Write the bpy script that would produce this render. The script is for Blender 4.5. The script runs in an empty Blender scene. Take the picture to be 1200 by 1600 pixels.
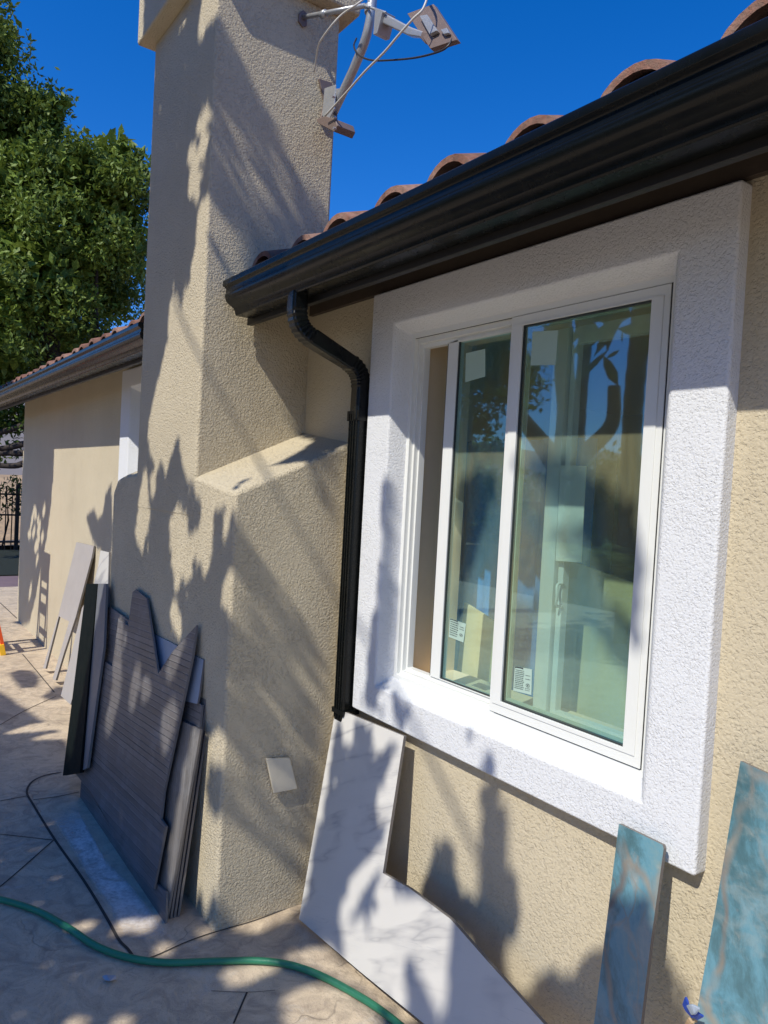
import bpy, bmesh, math, random
import numpy as np
from mathutils import Vector, Matrix
random.seed(7); rng = np.random.default_rng(7)
S = bpy.context.scene
col = S.collection
R_ = math.radians

# ------------------------------------------------------------------ camera
CAM = np.array([0.0, -1.5, 1.66]); FPX = 1150.0; CX, CY = 600.0, 800.0
ROT = np.array([[0.5833525110394093, 0.05706709347124657, -0.8102118208880685],
                [0.8104290283230575, 0.02529445273380889, 0.5852905096721132],
                [0.053894692831118515, -0.9980498672429355, -0.03149324659348839]])
cd = bpy.data.cameras.new("camera"); cam = bpy.data.objects.new("camera", cd); col.objects.link(cam)
cd.sensor_fit = 'VERTICAL'; cd.sensor_height = 36.0; cd.lens = 36.0*FPX/1600.0
cd.clip_start = 0.05; cd.clip_end = 3000
M4 = Matrix.Identity(4)
for i in range(3):
    M4[i][0] = ROT[i, 0]; M4[i][1] = -ROT[i, 1]; M4[i][2] = -ROT[i, 2]; M4[i][3] = CAM[i]
cam.matrix_world = M4
S.camera = cam

# ------------------------------------------------------------------ light
SUN = np.array([0.30, -1.0, 1.20])              # towards the sun
sl = math.sqrt((SUN**2).sum()); elev = math.asin(SUN[2]/sl)
ld = bpy.data.lights.new("sun", 'SUN'); ld.energy = 5.0; ld.angle = R_(0.5); ld.color = (1.0, .955, .86)
sun = bpy.data.objects.new("sun", ld); col.objects.link(sun)
sun.rotation_euler = Vector(SUN).to_track_quat('Z', 'Y').to_euler()
sun.location = (3, -10, 12)
W = bpy.data.worlds.new("World"); S.world = W; W.use_nodes = True
nt = W.node_tree; nt.nodes.clear()
sky = nt.nodes.new('ShaderNodeTexSky'); sky.sky_type = 'NISHITA'; sky.sun_disc = False
sky.sun_elevation = elev; sky.sun_rotation = math.atan2(SUN[0], SUN[1])
sky.air_density = 1.0; sky.dust_density = 0.25; sky.ozone_density = 4.5; sky.altitude = 400
hs = nt.nodes.new('ShaderNodeHueSaturation'); hs.inputs['Saturation'].default_value = 1.36
bg = nt.nodes.new('ShaderNodeBackground'); bg.inputs[1].default_value = 0.118
wo = nt.nodes.new('ShaderNodeOutputWorld')
nt.links.new(sky.outputs[0], hs.inputs['Color']); tint = nt.nodes.new('ShaderNodeMix'); tint.data_type = 'RGBA'; tint.blend_type = 'MULTIPLY'; tint.inputs[0].default_value = 1
tint.inputs[7].default_value = (1.06, 1.12, 1.50, 1); nt.links.new(hs.outputs[0], tint.inputs[6]); nt.links.new(tint.outputs[2], bg.inputs[0]); nt.links.new(bg.outputs[0], wo.inputs[0])
S.view_settings.view_transform = 'Standard'; S.view_settings.look = 'None'
S.view_settings.exposure = 0.0; S.view_settings.gamma = 1.0
S.render.engine = 'CYCLES'
S.cycles.max_bounces = 10; S.cycles.diffuse_bounces = 5; S.cycles.transparent_max_bounces = 12
S.render.resolution_x = 768; S.render.resolution_y = 1024

# ------------------------------------------------------------------ helpers
def ray(x, y): return ROT @ np.array([x-CX, y-CY, FPX])
def onY(x, y, Y, m=0.0):                         # pixel -> plane Y = Y + m*Z
    d = ray(x, y); s = (Y + m*CAM[2] - CAM[1])/(d[1]-m*d[2]); return CAM + s*d
def onX(x, y, X): d = ray(x, y); return CAM + (X-CAM[0])/d[0]*d
def onZ(x, y, Z=0.0): d = ray(x, y); return CAM + (Z-CAM[2])/d[2]*d
def atD(x, y, D): return CAM + ray(x, y)/FPX*D

# the wing with the window is scaled up about the camera position
WING_K = 1.0695; WING_T = (0.0, 0.10425, -0.11537)
def yw(Y): return WING_K*Y + WING_T[1]
class MB:
    wing = False
    def __init__(s): s.v = []; s.f = []
    def add(s, vs, fs):
        n = len(s.v); s.v += [tuple(map(float, p)) for p in vs]; s.f += [tuple(n+i for i in f) for f in fs]; return s
    def box(s, x0, x1, y0, y1, z0, z1):
        vs = [(x, y, z) for z in (z0, z1) for y in (y0, y1) for x in (x0, x1)]
        return s.add(vs, [(0,2,3,1),(4,5,7,6),(0,1,5,4),(2,6,7,3),(0,4,6,2),(1,3,7,5)])
    def hexa(s, b, t):                            # bottom 4, top 4
        return s.add(list(b)+list(t), [(3,2,1,0),(4,5,6,7),(0,1,5,4),(1,2,6,5),(2,3,7,6),(3,0,4,7)])
    def prism(s, pts, off):
        n = len(pts); off = np.array(off)
        vs = [np.array(p, float) for p in pts]; vs += [p+off for p in vs[:n]]
        return s.add(vs, [tuple(range(n)), tuple(range(2*n-1, n-1, -1))] + [(i, i+n, (i+1) % n+n, (i+1) % n) for i in range(n)])
    def extrude_x(s, prof, x0, x1, closed=True, caps=True):   # prof (y,z)
        n = len(prof); vs = [(x0, y, z) for y, z in prof]+[(x1, y, z) for y, z in prof]
        fs = [(i, (i+1) % n, (i+1) % n+n, i+n) for i in range(n if closed else n-1)]
        if caps and closed: fs += [tuple(range(n-1, -1, -1)), tuple(range(n, 2*n))]
        return s.add(vs, fs)
    def sweep(s, path, prof, up=(0, 0, 1), cap=True, scales=None):  # prof 2D in (side, up')
        P = [Vector(p) for p in path]; n = len(prof); rings = []
        upv = Vector(up)
        for i, p in enumerate(P):
            t = (P[min(i+1, len(P)-1)]-P[max(i-1, 0)]).normalized()
            sd = t.cross(upv)
            if sd.length < 1e-4: sd = t.cross(Vector((1, 0, 0)))
            sd.normalize(); u2 = sd.cross(t).normalized()
            k = scales[i] if scales else 1.0
            rings.append([p+sd*(a*k)+u2*(b*k) for a, b in prof])
        vs = [q for r in rings for q in r]; fs = []
        for i in range(len(P)-1):
            for j in range(n):
                fs.append((i*n+j, i*n+(j+1) % n, (i+1)*n+(j+1) % n, (i+1)*n+j))
        if cap: fs += [tuple(range(n-1, -1, -1)), tuple((len(P)-1)*n+j for j in range(n))]
        return s.add(vs, fs)
    def tube(s, path, r, n=10, scales=None, up=(0, 0, 1)):
        return s.sweep(path, [(r*math.cos(2*math.pi*i/n), r*math.sin(2*math.pi*i/n)) for i in range(n)], up=up, scales=scales)
    def build(s, name, mat, parent=None, smooth=False, bevel=0, seg=2):
        V = [tuple(WING_K*a+b for a, b in zip(p, WING_T)) for p in s.v] if MB.wing else s.v
        me = bpy.data.meshes.new(name); me.from_pydata(V, [], s.f); me.update()
        bm = bmesh.new(); bm.from_mesh(me); bmesh.ops.recalc_face_normals(bm, faces=bm.faces); bm.to_mesh(me); bm.free()
        o = bpy.data.objects.new(name, me); col.objects.link(o); me.materials.append(mat)
        if smooth:
            for p in me.polygons: p.use_smooth = True
        if bevel:
            b = o.modifiers.new('bevel', 'BEVEL'); b.width = bevel; b.segments = seg; b.limit_method = 'ANGLE'; b.angle_limit = R_(25)
            for p in me.polygons: p.use_smooth = True
            w = o.modifiers.new('wn', 'WEIGHTED_NORMAL'); w.keep_sharp = False
        if parent is not None:
            o.parent = parent; o.matrix_parent_inverse = Matrix.Translation(-wloc(parent))
        return o
def wloc(o):
    v = Vector(o.location) if o.parent is None else Vector(o.location)
    return v if o.parent is None else Vector((0, 0, 0))
def wrap_build(mb, name, mat, parent, **k): return mb.build(name, mat, parent, **k)
def tag(o, label=None, cat=None, group=None, kind=None):
    for k, v in (('label', label), ('category', cat), ('group', group), ('kind', kind)):
        if v: o[k] = v
    return o
def empty(name, loc): 
    o = bpy.data.objects.new(name, None); col.objects.link(o); o.location = loc; o.empty_display_size = .1; return o
def smoothpath(pts, n=8):
    P = [np.array(p, float) for p in pts]; P = [2*P[0]-P[1]]+P+[2*P[-1]-P[-2]]; out = []
    for i in range(1, len(P)-2):
        for k in range(n):
            t = k/n; a, b, c, d = P[i-1], P[i], P[i+1], P[i+2]
            out.append(.5*((2*b)+(-a+c)*t+(2*a-5*b+4*c-d)*t*t+(-a+3*b-3*c+d)*t**3))
    out.append(P[-2]); return out

# ------------------------------------------------------------------ materials
class Mat:
    def __init__(s, name, color=(.5, .5, .5), rough=.8, metal=0, spec=.4):
        s.m = bpy.data.materials.new(name); s.m.use_nodes = True; s.t = s.m.node_tree; s.n = s.t.nodes; s.l = s.t.links
        s.p = s.n['Principled BSDF']; s.p.inputs['Base Color'].default_value = (*color, 1)
        s.p.inputs['Roughness'].default_value = rough; s.p.inputs['Metallic'].default_value = metal
        s.p.inputs['Specular IOR Level'].default_value = spec
        g = s.n.new('ShaderNodeNewGeometry'); s.pos = g.outputs['Position']; s.geo = g
    def mapped(s, scale=(1, 1, 1), rot=(0, 0, 0), src=None):
        m = s.n.new('ShaderNodeMapping'); m.inputs['Scale'].default_value = scale; m.inputs['Rotation'].default_value = rot
        s.l.new(src or s.pos, m.inputs['Vector']); return m.outputs[0]
    def noise(s, scale, detail=4, rough=.55, dist=0, vec=None, out='Fac'):
        x = s.n.new('ShaderNodeTexNoise'); x.inputs['Scale'].default_value = scale; x.inputs['Detail'].default_value = detail
        x.inputs['Roughness'].default_value = rough; x.inputs['Distortion'].default_value = dist
        s.l.new(vec or s.pos, x.inputs['Vector']); return x.outputs[out]
    def voro(s, scale, feature='F1', vec=None, out='Distance', rnd=1.0):
        x = s.n.new('ShaderNodeTexVoronoi'); x.feature = feature; x.inputs['Scale'].default_value = scale
        x.inputs['Randomness'].default_value = rnd
        s.l.new(vec or s.pos, x.inputs['Vector']); return x.outputs[out]
    def ramp(s, fac, stops, interp='LINEAR'):
        r = s.n.new('ShaderNodeValToRGB'); r.color_ramp.interpolation = interp; e = r.color_ramp.elements
        while len(e) < len(stops): e.new(.5)
        for i, (p, c) in enumerate(stops):
            e[i].position = p; e[i].color = (c, c, c, 1) if not isinstance(c, tuple) else (*c, 1)
        s.l.new(fac, r.inputs[0]); return r.outputs[0]
    def math(s, op, a, b=None, c=None):
        x = s.n.new('ShaderNodeMath'); x.operation = op
        for i, v in enumerate((a, b, c)):
            if v is None: continue
            if isinstance(v, (int, float)): x.inputs[i].default_value = v
            else: s.l.new(v, x.inputs[i])
        return x.outputs[0]
    def mix(s, fac, a, b, mode='MIX'):
        x = s.n.new('ShaderNodeMix'); x.data_type = 'RGBA'; x.blend_type = mode
        for i, v in ((0, fac), (6, a), (7, b)):
            if isinstance(v, (int, float)): x.inputs[i].default_value = v
            elif isinstance(v, tuple): x.inputs[i].default_value = (*v, 1)
            else: s.l.new(v, x.inputs[i])
        return x.outputs[2]
    def warp(s, scale, amt, vec=None):
        n = s.noise(scale, 3, vec=vec, out='Color')
        a = s.n.new('ShaderNodeVectorMath'); a.operation = 'MULTIPLY_ADD'
        s.l.new(n, a.inputs[0]); a.inputs[1].default_value = (amt,)*3; s.l.new(vec or s.pos, a.inputs[2]); return a.outputs[0]
    def base(s, c): s.l.new(c, s.p.inputs['Base Color']); return s
    def rough(s, c): s.l.new(c, s.p.inputs['Roughness']); return s
    def bump(s, h, dist=.003, strength=1.0, prev=None):
        b = s.n.new('ShaderNodeBump'); b.inputs['Distance'].default_value = dist; b.inputs['Strength'].default_value = strength
        s.l.new(h, b.inputs['Height'])
        if prev is not None: s.l.new(prev, b.inputs['Normal'])
        s.l.new(b.outputs[0], s.p.inputs['Normal']); return b.outputs[0]

def stucco(name, color, dist=.0045, sc=1.0, stain=True, dirt=.12):
    m = Mat(name, color, .9, spec=.15)
    v = m.warp(60*sc, .008/sc)
    a = m.noise(100*sc, 3, .55, .35, v)
    worms = m.ramp(a, [(.34, 0.), (.47, .8), (.60, 1.)])
    cells = m.voro(120*sc, 'SMOOTH_F1', v)
    h = m.math('MULTIPLY_ADD', cells, -.8, m.math('MULTIPLY', worms, .75))
    fine = m.noise(480*sc, 3, .6)
    h = m.math('MULTIPLY_ADD', fine, .22, h)
    big = m.noise(4.2, 4, .6)
    amp = m.ramp(big, [(.3, .5), (.7, 1.0)])
    h = m.math('MULTIPLY', h, amp)
    h = m.math('MULTIPLY_ADD', m.noise(11, 3, .5), .6, h)
    m.bump(h, dist, 1.0)
    c = m.mix(m.ramp(m.noise(1.3, 5, .6), [(.3, 0.), (.75, 1.)]), color, tuple(x*(1-dirt) for x in color))
    pits = m.ramp(a, [(.28, 1.), (.40, 0.)])
    c = m.mix(m.math('MULTIPLY', pits, .22), c, tuple(x*.65 for x in color))
    if stain:
        st = m.ramp(m.noise(5, 6, .7, 1.2, m.mapped((1, 1, .3))), [(.55, 0.), (.8, 1.)])
        c = m.mix(m.math('MULTIPLY', st, .32), c, (color[0]*.7, color[1]*.66, color[2]*.6))
    m.base(c)
    return m.m
BEIGE = (.565, .49, .35)
M_st = stucco('beige_stucco', BEIGE, .0022, 1.25)
M_stc = stucco('chimney_stucco', (.56, .485, .345), .0042, 1.2)
M_white = stucco('white_stucco', (.69, .70, .71), .0018, 1.65, False, .03)

def simple(name, c, r=.5, metal=0, spec=.5, var=.12, nsc=20, b=0):
    m = Mat(name, c, r, metal, spec)
    n = m.noise(nsc, 5, .6)
    m.base(m.mix(n, tuple(x*(1-var) for x in c), tuple(min(1, x*(1+var)) for x in c)))
    m.rough(m.math('MULTIPLY_ADD', m.noise(nsc*2.3, 4), .25, r-.12))
    if b: m.bump(m.noise(nsc*6, 3), b)
    return m.m
M_gut = simple('bronze_gutter', (.004, .005, .005), .25, 0, .28, .2, 9)
M_fascia = simple('dark_fascia', (.016, .015, .014), .5, 0, .4, .3, 12, .0006)
M_sof = simple('brown_soffit', (.05, .04, .032), .7, 0, .3, .2, 10, .001)
M_eave_shade = simple('eave_shade_brown', (.055, .042, .032), .6, 0, .3, .3, 10, .001)  # eave shade put into a dark brown colour
M_vinyl = simple('white_vinyl', (.72, .73, .70), .35, 0, .5, .02, 8)
M_seal = simple('dark_gasket', (.03, .035, .035), .5)
M_galv = simple('galvanised_metal', (.42, .43, .44), .38, .55, .5, .12, 30, .0004)
M_brown = simple('brown_metal', (.19, .14, .12), .5, .2, .5, .2, 40)
M_cwhite = simple('white_cable', (.55, .53, .48), .5)
M_black = simple('black_rubber', (.02, .02, .022), .45)
M_caulk = simple('caulk', (.62, .56, .43), .7, b=.001)
M_int = simple('interior_wall', (.80, .64, .44), .85, var=.05)
M_floorin = simple('interior_floor', (.50, .40, .24), .6, var=.2, nsc=6)
M_paper = simple('paper', (.80, .80, .74), .7, var=.02)
M_sticker = simple('glass_tinted_sticker', (.40, .54, .46), .5, var=.04)  # paper with the glass's green tint painted into its colour
M_ink = simple('ink', (.03, .03, .035), .6)
M_tarp = simple('blue_tarp', (.04, .24, .60), .45, var=.3, nsc=5, b=.004)
M_card = simple('cardboard', (.42, .30, .17), .8)
M_orange = simple('orange_fibreglass', (.80, .10, .015), .4)
M_yellow = simple('yellow_plastic', (.85, .50, .02), .45)
M_alu = simple('aluminium', (.55, .55, .55), .35, .8)
M_iron = simple('black_iron', (.012, .012, .013), .5)
M_trim = simple('glazing_bead', (.50, .55, .42), .4)

def tilemat():
    m = Mat('terracotta', (.4, .2, .13), .85, spec=.25)
    n = m.noise(7, 6, .65)
    n = m.math('ADD', n, m.math('MULTIPLY', m.math('SUBTRACT', m.voro(3.9, 'F1', m.mapped((1, .35, .35)), 'Color'), .5), .45))
    c = m.ramp(n, [(.25, (.10, .05, .038)), (.45, (.24, .11, .075)), (.6, (.33, .19, .14)), (.8, (.14, .085, .07))])
    g = m.ramp(m.noise(45, 4, .7), [(.45, 0.), (.7, 1.)])
    m.base(m.mix(m.math('MULTIPLY', g, .7), c, (.11, .09, .07))); m.bump(m.noise(120, 4, .7), .004); return m.m
M_tile = tilemat()

def ground_mat():
    m = Mat('stamped_concrete', (.4, .32, .24), .75, spec=.3)
    v = m.warp(2.5, .3)
    n1 = m.noise(1.6, 6, .65, .4); n2 = m.noise(9, 6, .7, 1.0, v)
    c = m.ramp(n1, [(.3, (.46, .375, .27)), (.5, (.59, .48, .345)), (.7, (.51, .42, .31))])
    c = m.mix(m.math('MULTIPLY', m.ramp(n2, [(.42, 0.), (.62, 1.)]), .55), c, (.24, .19, .15))
    c = m.mix(m.math('MULTIPLY', m.ramp(m.noise(5, 6, .75, .8), [(.58, 0.), (.7, 1.)]), .5), c, (.50, .47, .42))
    sp = m.ramp(m.noise(210, 3, .6), [(.60, 0.), (.68, 1.)])
    c = m.mix(m.math('MULTIPLY', sp, .5), c, (.10, .09, .08))
    crack = m.ramp(m.voro(1.9, 'DISTANCE_TO_EDGE', m.warp(3.3, .35)), [(0.0, 1.), (.009, 0.)])
    crack = m.math('MULTIPLY', crack, m.ramp(m.noise(2.3, 3), [(.48, 0.), (.56, 1.)]))
    c = m.mix(m.math('MULTIPLY', crack, .45), c, (.12, .10, .08))
    m.base(c)
    h = m.math('MULTIPLY_ADD', m.noise(4, 6, .7, 1.5), 1.0, m.math('MULTIPLY', m.noise(55, 6, .75), .4))
    h = m.math('SUBTRACT', h, m.math('MULTIPLY', crack, .2))
    m.bump(h, .012, .8); m.rough(m.math('MULTIPLY_ADD', n2, .3, .5)); return m.m
M_ground = ground_mat()
M_joint = simple('joint_dark', (.045, .038, .032), .9)

def striped(name, base, dark, pitch, axis='Z', rot=0.0):
    m = Mat(name, base, .45, spec=.5)
    v = m.mapped(rot=(0, rot, 0))
    sp = m.n.new('ShaderNodeSeparateXYZ'); m.l.new(v, sp.inputs[0])
    z = sp.outputs[axis]; w = m.math('MULTIPLY_ADD', m.noise(3, 3), pitch*.25, z)
    fr = m.math('FRACT', m.math('DIVIDE', w, pitch))
    rowid = m.math('FLOOR', m.math('DIVIDE', w, pitch))
    wn = m.n.new('ShaderNodeTexWhiteNoise'); wn.noise_dimensions = '1D'; m.l.new(rowid, wn.inputs['W'])
    wn2 = m.n.new('ShaderNodeTexWhiteNoise'); wn2.noise_dimensions = '1D'; m.l.new(m.math('ADD', rowid, 17.3), wn2.inputs['W'])
    g = m.math('MULTIPLY', m.ramp(fr, [(0., 1.), (.08, 0.), (.95, 0.), (1., 1.)]), m.math('MULTIPLY_ADD', wn2.outputs[0], .9, .15))
    st = (1, 1, 60) if axis == 'Z' else (60, 1, 1)
    grain = m.noise(4, 5, .7, 0, m.mapped(st, src=v))
    lightline = m.ramp(fr, [(.10, 0.), (.15, 1.), (.2, 0.)])
    c = m.mix(m.ramp(grain, [(.35, 0.), (.7, 1.)]), tuple(x*.72 for x in base), tuple(x*1.2 for x in base))
    c = m.mix(m.math('MULTIPLY', wn.outputs[0], .7), c, tuple(x*1.6 for x in base))
    c = m.mix(m.math('MULTIPLY', m.math('MULTIPLY', lightline, m.ramp(m.noise(9, 4), [(.4, 0.), (.65, 1.)])), .55), c, (.42, .43, .42))
    c = m.mix(g, c, dark)
    dust = m.ramp(m.noise(6, 6, .75), [(.5, 0.), (.75, 1.)])
    c = m.mix(m.math('MULTIPLY', dust, .22), c, (.40, .42, .44))
    sc = m.ramp(m.noise(160, 2, .5), [(.70, 0.), (.76, 1.)])
    c = m.mix(m.math('MULTIPLY', sc, .5), c, (.5, .5, .5))
    m.base(c); m.bump(m.math('SUBTRACT', m.math('MULTIPLY', grain, .3), g), .0025); return m.m
M_strip = striped('ribbed_grey_tile', (.095, .088, .088), (.02, .02, .024), .0265, rot=.07)
M_wood = striped('grey_woodlook_tile', (.125, .115, .105), (.06, .055, .05), .018, 'X', .12)
M_slate = simple('dark_green_slab', (.004, .007, .006), .7, 0, .1, var=.4, nsc=8)
M_greyslab = simple('grey_slab', (.15, .155, .165), .45, var=.25, nsc=5)
M_paletile = simple('pale_grey_tile', (.40, .37, .34), .4, var=.12, nsc=7)
M_backtile = simple('tile_back', (.30, .35, .42), .5, var=.15, nsc=9)
M_edge = simple('tile_edge', (.17, .155, .14), .6, var=.2, nsc=60)

def marble():
    m = Mat('white_marble', (.6, .6, .58), .3, spec=.5)
    v = m.mapped((.7, 1, 3.6), src=m.mapped(rot=(0, R_(30), 0)))
    vv = m.warp(1.6, .16, v)
    r = m.noise(2.2, 4, .45, 0, vv)
    vein = m.ramp(m.math('ABSOLUTE', m.math('SUBTRACT', r, .5)), [(0., 1.), (.012, .55), (.05, 0.)])
    gate = m.ramp(m.noise(3.1, 3), [(.38, 0.), (.56, 1.)])
    f = m.math('MULTIPLY', vein, gate)
    soft = m.ramp(m.noise(3, 4, .5, .5, vv), [(.45, 0.), (.8, 1.)])
    c = m.mix(m.math('MULTIPLY', soft, .3), (.62, .60, .555), (.50, .485, .46))
    s2 = m.ramp(m.math('ABSOLUTE', m.math('SUBTRACT', m.noise(6, 4, .5, 0, m.mapped((.45, 1, 9), src=m.mapped(rot=(0, R_(18), 0)))), .5)), [(0., 1.), (.012, 0.)])
    c = m.mix(m.math('MULTIPLY', m.math('MULTIPLY', s2, m.ramp(m.noise(4.3, 3), [(.52, 0.), (.66, 1.)])), .25), c, (.20, .21, .25))
    m.base(m.mix(m.math('MULTIPLY', f, .55), c, (.22, .22, .24))); m.rough(m.math('MULTIPLY_ADD', m.noise(5, 3), .2, .25)); return m.m
M_marble = marble()
def bluemarble():
    m = Mat('blue_quartzite', (.1, .3, .4), .3, spec=.5)
    v = m.warp(4, .10); vr = m.mapped((1, 1, .45), src=m.mapped(rot=(0, R_(24), 0), src=v))
    n = m.noise(7, 10, .72, .15, vr)
    c = m.ramp(n, [(.30, (.04, .075, .075)), (.42, (.075, .16, .18)), (.52, (.13, .29, .35)), (.60, (.20, .31, .32)), (.72, (.36, .37, .33))])
    pat = m.ramp(m.noise(3.2, 8, .75, .2, vr), [(.55, 0.), (.60, 1.)])
    c = m.mix(m.math('MULTIPLY', pat, .75), c, m.ramp(m.noise(25, 6, .7), [(.35, (.17, .15, .12)), (.65, (.36, .36, .32))]))
    cr = m.ramp(m.voro(5.5, 'DISTANCE_TO_EDGE', m.warp(6, .10, vr)), [(0., 1.), (.02, .7), (.05, 0.)])
    cr2 = m.ramp(m.voro(13, 'DISTANCE_TO_EDGE', m.warp(9, .06, vr)), [(0., .7), (.035, 0.)])
    cr = m.math('MAXIMUM', cr, m.math('MULTIPLY', cr2, m.ramp(m.noise(6, 3, .5, 0, vr), [(.48, 0.), (.6, 1.)])))
    cr = m.math('MULTIPLY', cr, m.ramp(m.noise(5, 3), [(.36, 0.), (.5, 1.)]))
    c = m.mix(m.math('MULTIPLY', cr, .85), c, m.ramp(m.noise(4, 2), [(.4, (.14, .085, .06)), (.6, (.34, .27, .19))]))
    pale = m.ramp(m.math('ABSOLUTE', m.math('SUBTRACT', m.noise(3.4, 7, .6, 0, m.mapped((1, 1, 1.6), (0, R_(-35), 0), src=v)), .5)), [(0., 1.), (.02, .5), (.045, 0.)])
    c = m.mix(m.math('MULTIPLY', pale, .28), c, (.40, .40, .34))
    fi = m.noise(70, 5, .75); c = m.mix(m.math('MULTIPLY', fi, .4), c, (.07, .17, .21))
    m.base(c); return m.m
M_blue = bluemarble()

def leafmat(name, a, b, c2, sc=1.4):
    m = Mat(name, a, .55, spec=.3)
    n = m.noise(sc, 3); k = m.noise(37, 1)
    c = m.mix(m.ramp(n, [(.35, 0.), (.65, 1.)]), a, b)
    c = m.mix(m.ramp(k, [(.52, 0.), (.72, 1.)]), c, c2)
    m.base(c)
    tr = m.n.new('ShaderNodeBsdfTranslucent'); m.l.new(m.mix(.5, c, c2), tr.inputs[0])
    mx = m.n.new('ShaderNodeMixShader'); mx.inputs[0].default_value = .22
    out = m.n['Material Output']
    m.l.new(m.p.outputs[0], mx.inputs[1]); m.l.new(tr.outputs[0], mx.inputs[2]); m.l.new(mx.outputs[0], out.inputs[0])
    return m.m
M_leaf = leafmat('fig_leaf', (.040, .075, .012), (.15, .22, .028), (.26, .33, .06))  # dark and bright clump tones painted in for shaded and sunlit foliage
M_leaf2 = leafmat('drooping_leaf', (.05, .085, .03), (.07, .11, .035), (.10, .14, .05))
M_palm = leafmat('palm_leaf', (.16, .20, .03), (.30, .28, .05), (.40, .34, .08), 3)
M_bark = simple('bark', (.05, .038, .03), .9, var=.4, nsc=14, b=.02)
M_grass = simple('lawn', (.010, .017, .007), .9, var=.5, nsc=30, b=.02)

def glassmat(dust=.17):
    m = Mat('window_glass', (.1, .2, .2), .02)
    n, l = m.n, m.l
    tr = n.new('ShaderNodeBsdfTransparent'); tr.inputs[0].default_value = (.74, .94, .89, 1)
    gl = n.new('ShaderNodeBsdfGlossy'); gl.inputs[0].default_value = (.50, .85, .90, 1); gl.inputs['Roughness'].default_value = .022
    fr = n.new('ShaderNodeFresnel'); l.new(m.math('MULTIPLY_ADD', m.geo.outputs['Backfacing'], 1/1.5-1.5, 1.5), fr.inputs[0])
    f = m.math('MULTIPLY_ADD', fr.outputs[0], 1.0, .20)
    mx = n.new('ShaderNodeMixShader'); l.new(f, mx.inputs[0]); l.new(tr.outputs[0], mx.inputs[1]); l.new(gl.outputs[0], mx.inputs[2])
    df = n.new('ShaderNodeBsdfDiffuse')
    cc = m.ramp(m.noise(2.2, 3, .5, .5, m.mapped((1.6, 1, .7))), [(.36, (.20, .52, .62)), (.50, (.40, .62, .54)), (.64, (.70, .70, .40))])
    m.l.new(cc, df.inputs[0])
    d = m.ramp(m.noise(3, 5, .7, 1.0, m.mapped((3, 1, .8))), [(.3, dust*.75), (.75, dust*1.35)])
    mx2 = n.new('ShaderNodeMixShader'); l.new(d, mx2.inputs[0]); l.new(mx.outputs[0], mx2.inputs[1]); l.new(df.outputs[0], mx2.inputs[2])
    l.new(mx2.outputs[0], n['Material Output'].inputs[0]); return m.m
M_glass = glassmat()

def hosemat():
    m = Mat('green_hose', (.02, .22, .14), .42, spec=.5)
    m.base(m.mix(m.noise(12, 4), (.018, .16, .075), (.04, .25, .13))); m.bump(m.noise(200, 2), .001); return m.m
M_hose = hosemat()
def dustmat():
    m = Mat('tile_dust', (.80, .76, .72), .9)
    tr = m.n.new('ShaderNodeBsdfTransparent'); mx = m.n.new('ShaderNodeMixShader')
    at = m.n.new('ShaderNodeAttribute'); at.attribute_name = 'fade'
    nn = m.ramp(m.noise(9, 7, .75, .8), [(.28, 0.), (.52, .95)])
    nn2 = m.ramp(m.noise(60, 4, .7), [(.3, .5), (.6, 1.)])
    f = m.math('MULTIPLY', m.math('MULTIPLY', nn, nn2), at.outputs['Fac'])
    m.l.new(f, mx.inputs[0]); m.l.new(tr.outputs[0], mx.inputs[1]); m.l.new(m.p.outputs[0], mx.inputs[2])
    m.l.new(mx.outputs[0], m.n['Material Output'].inputs[0]); return m.m
M_dust = dustmat()
def drymat():
    m = Mat('dry_hill', (.4, .3, .16), .95)
    c = m.ramp(m.noise(.35, 6, .7), [(.35, (.28, .19, .11)), (.55, (.42, .29, .16)), (.7, (.22, .16, .11))])
    m.base(c); m.bump(m.noise(4, 5), .1); return m.m
M_dry = drymat()
M_hill = simple('hill_ground', (.19, .165, .15), .95, var=.3, nsc=.05)
M_pink = simple('brick_path', (.16, .11, .12), .8, var=.3, nsc=3)

# ------------------------------------------------------------------ ground
def struct(o): o['kind'] = 'structure'; return o
g = MB()
nx, ny = 60, 50
xs = np.linspace(-11.4, 6, nx); ys = np.linspace(-12.5, 12, ny)
g.add([(x, y, 0.0) for y in ys for x in xs], [(j*nx+i, j*nx+i+1, (j+1)*nx+i+1, (j+1)*nx+i) for j in range(ny-1) for i in range(nx-1)])
struct(g.build('patio', M_ground))
g = MB(); g.add([(-900, -900, -.06), (900, -900, -.06), (900, 900, -.06), (-900, 900, -.06)], [(0, 1, 2, 3)])
struct(g.build('ground', M_dry))
g = MB(); g.box(-12.6, -11.42, -6, 5, -.05, -.006); struct(g.build('brick_path', M_pink))
g = MB(); g.box(-16.5, -12.62, -7.5, 8, -.05, .012); g.box(-40, 12, -40, -7.52, -.05, .012); struct(g.build('lawn', M_grass))
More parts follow.
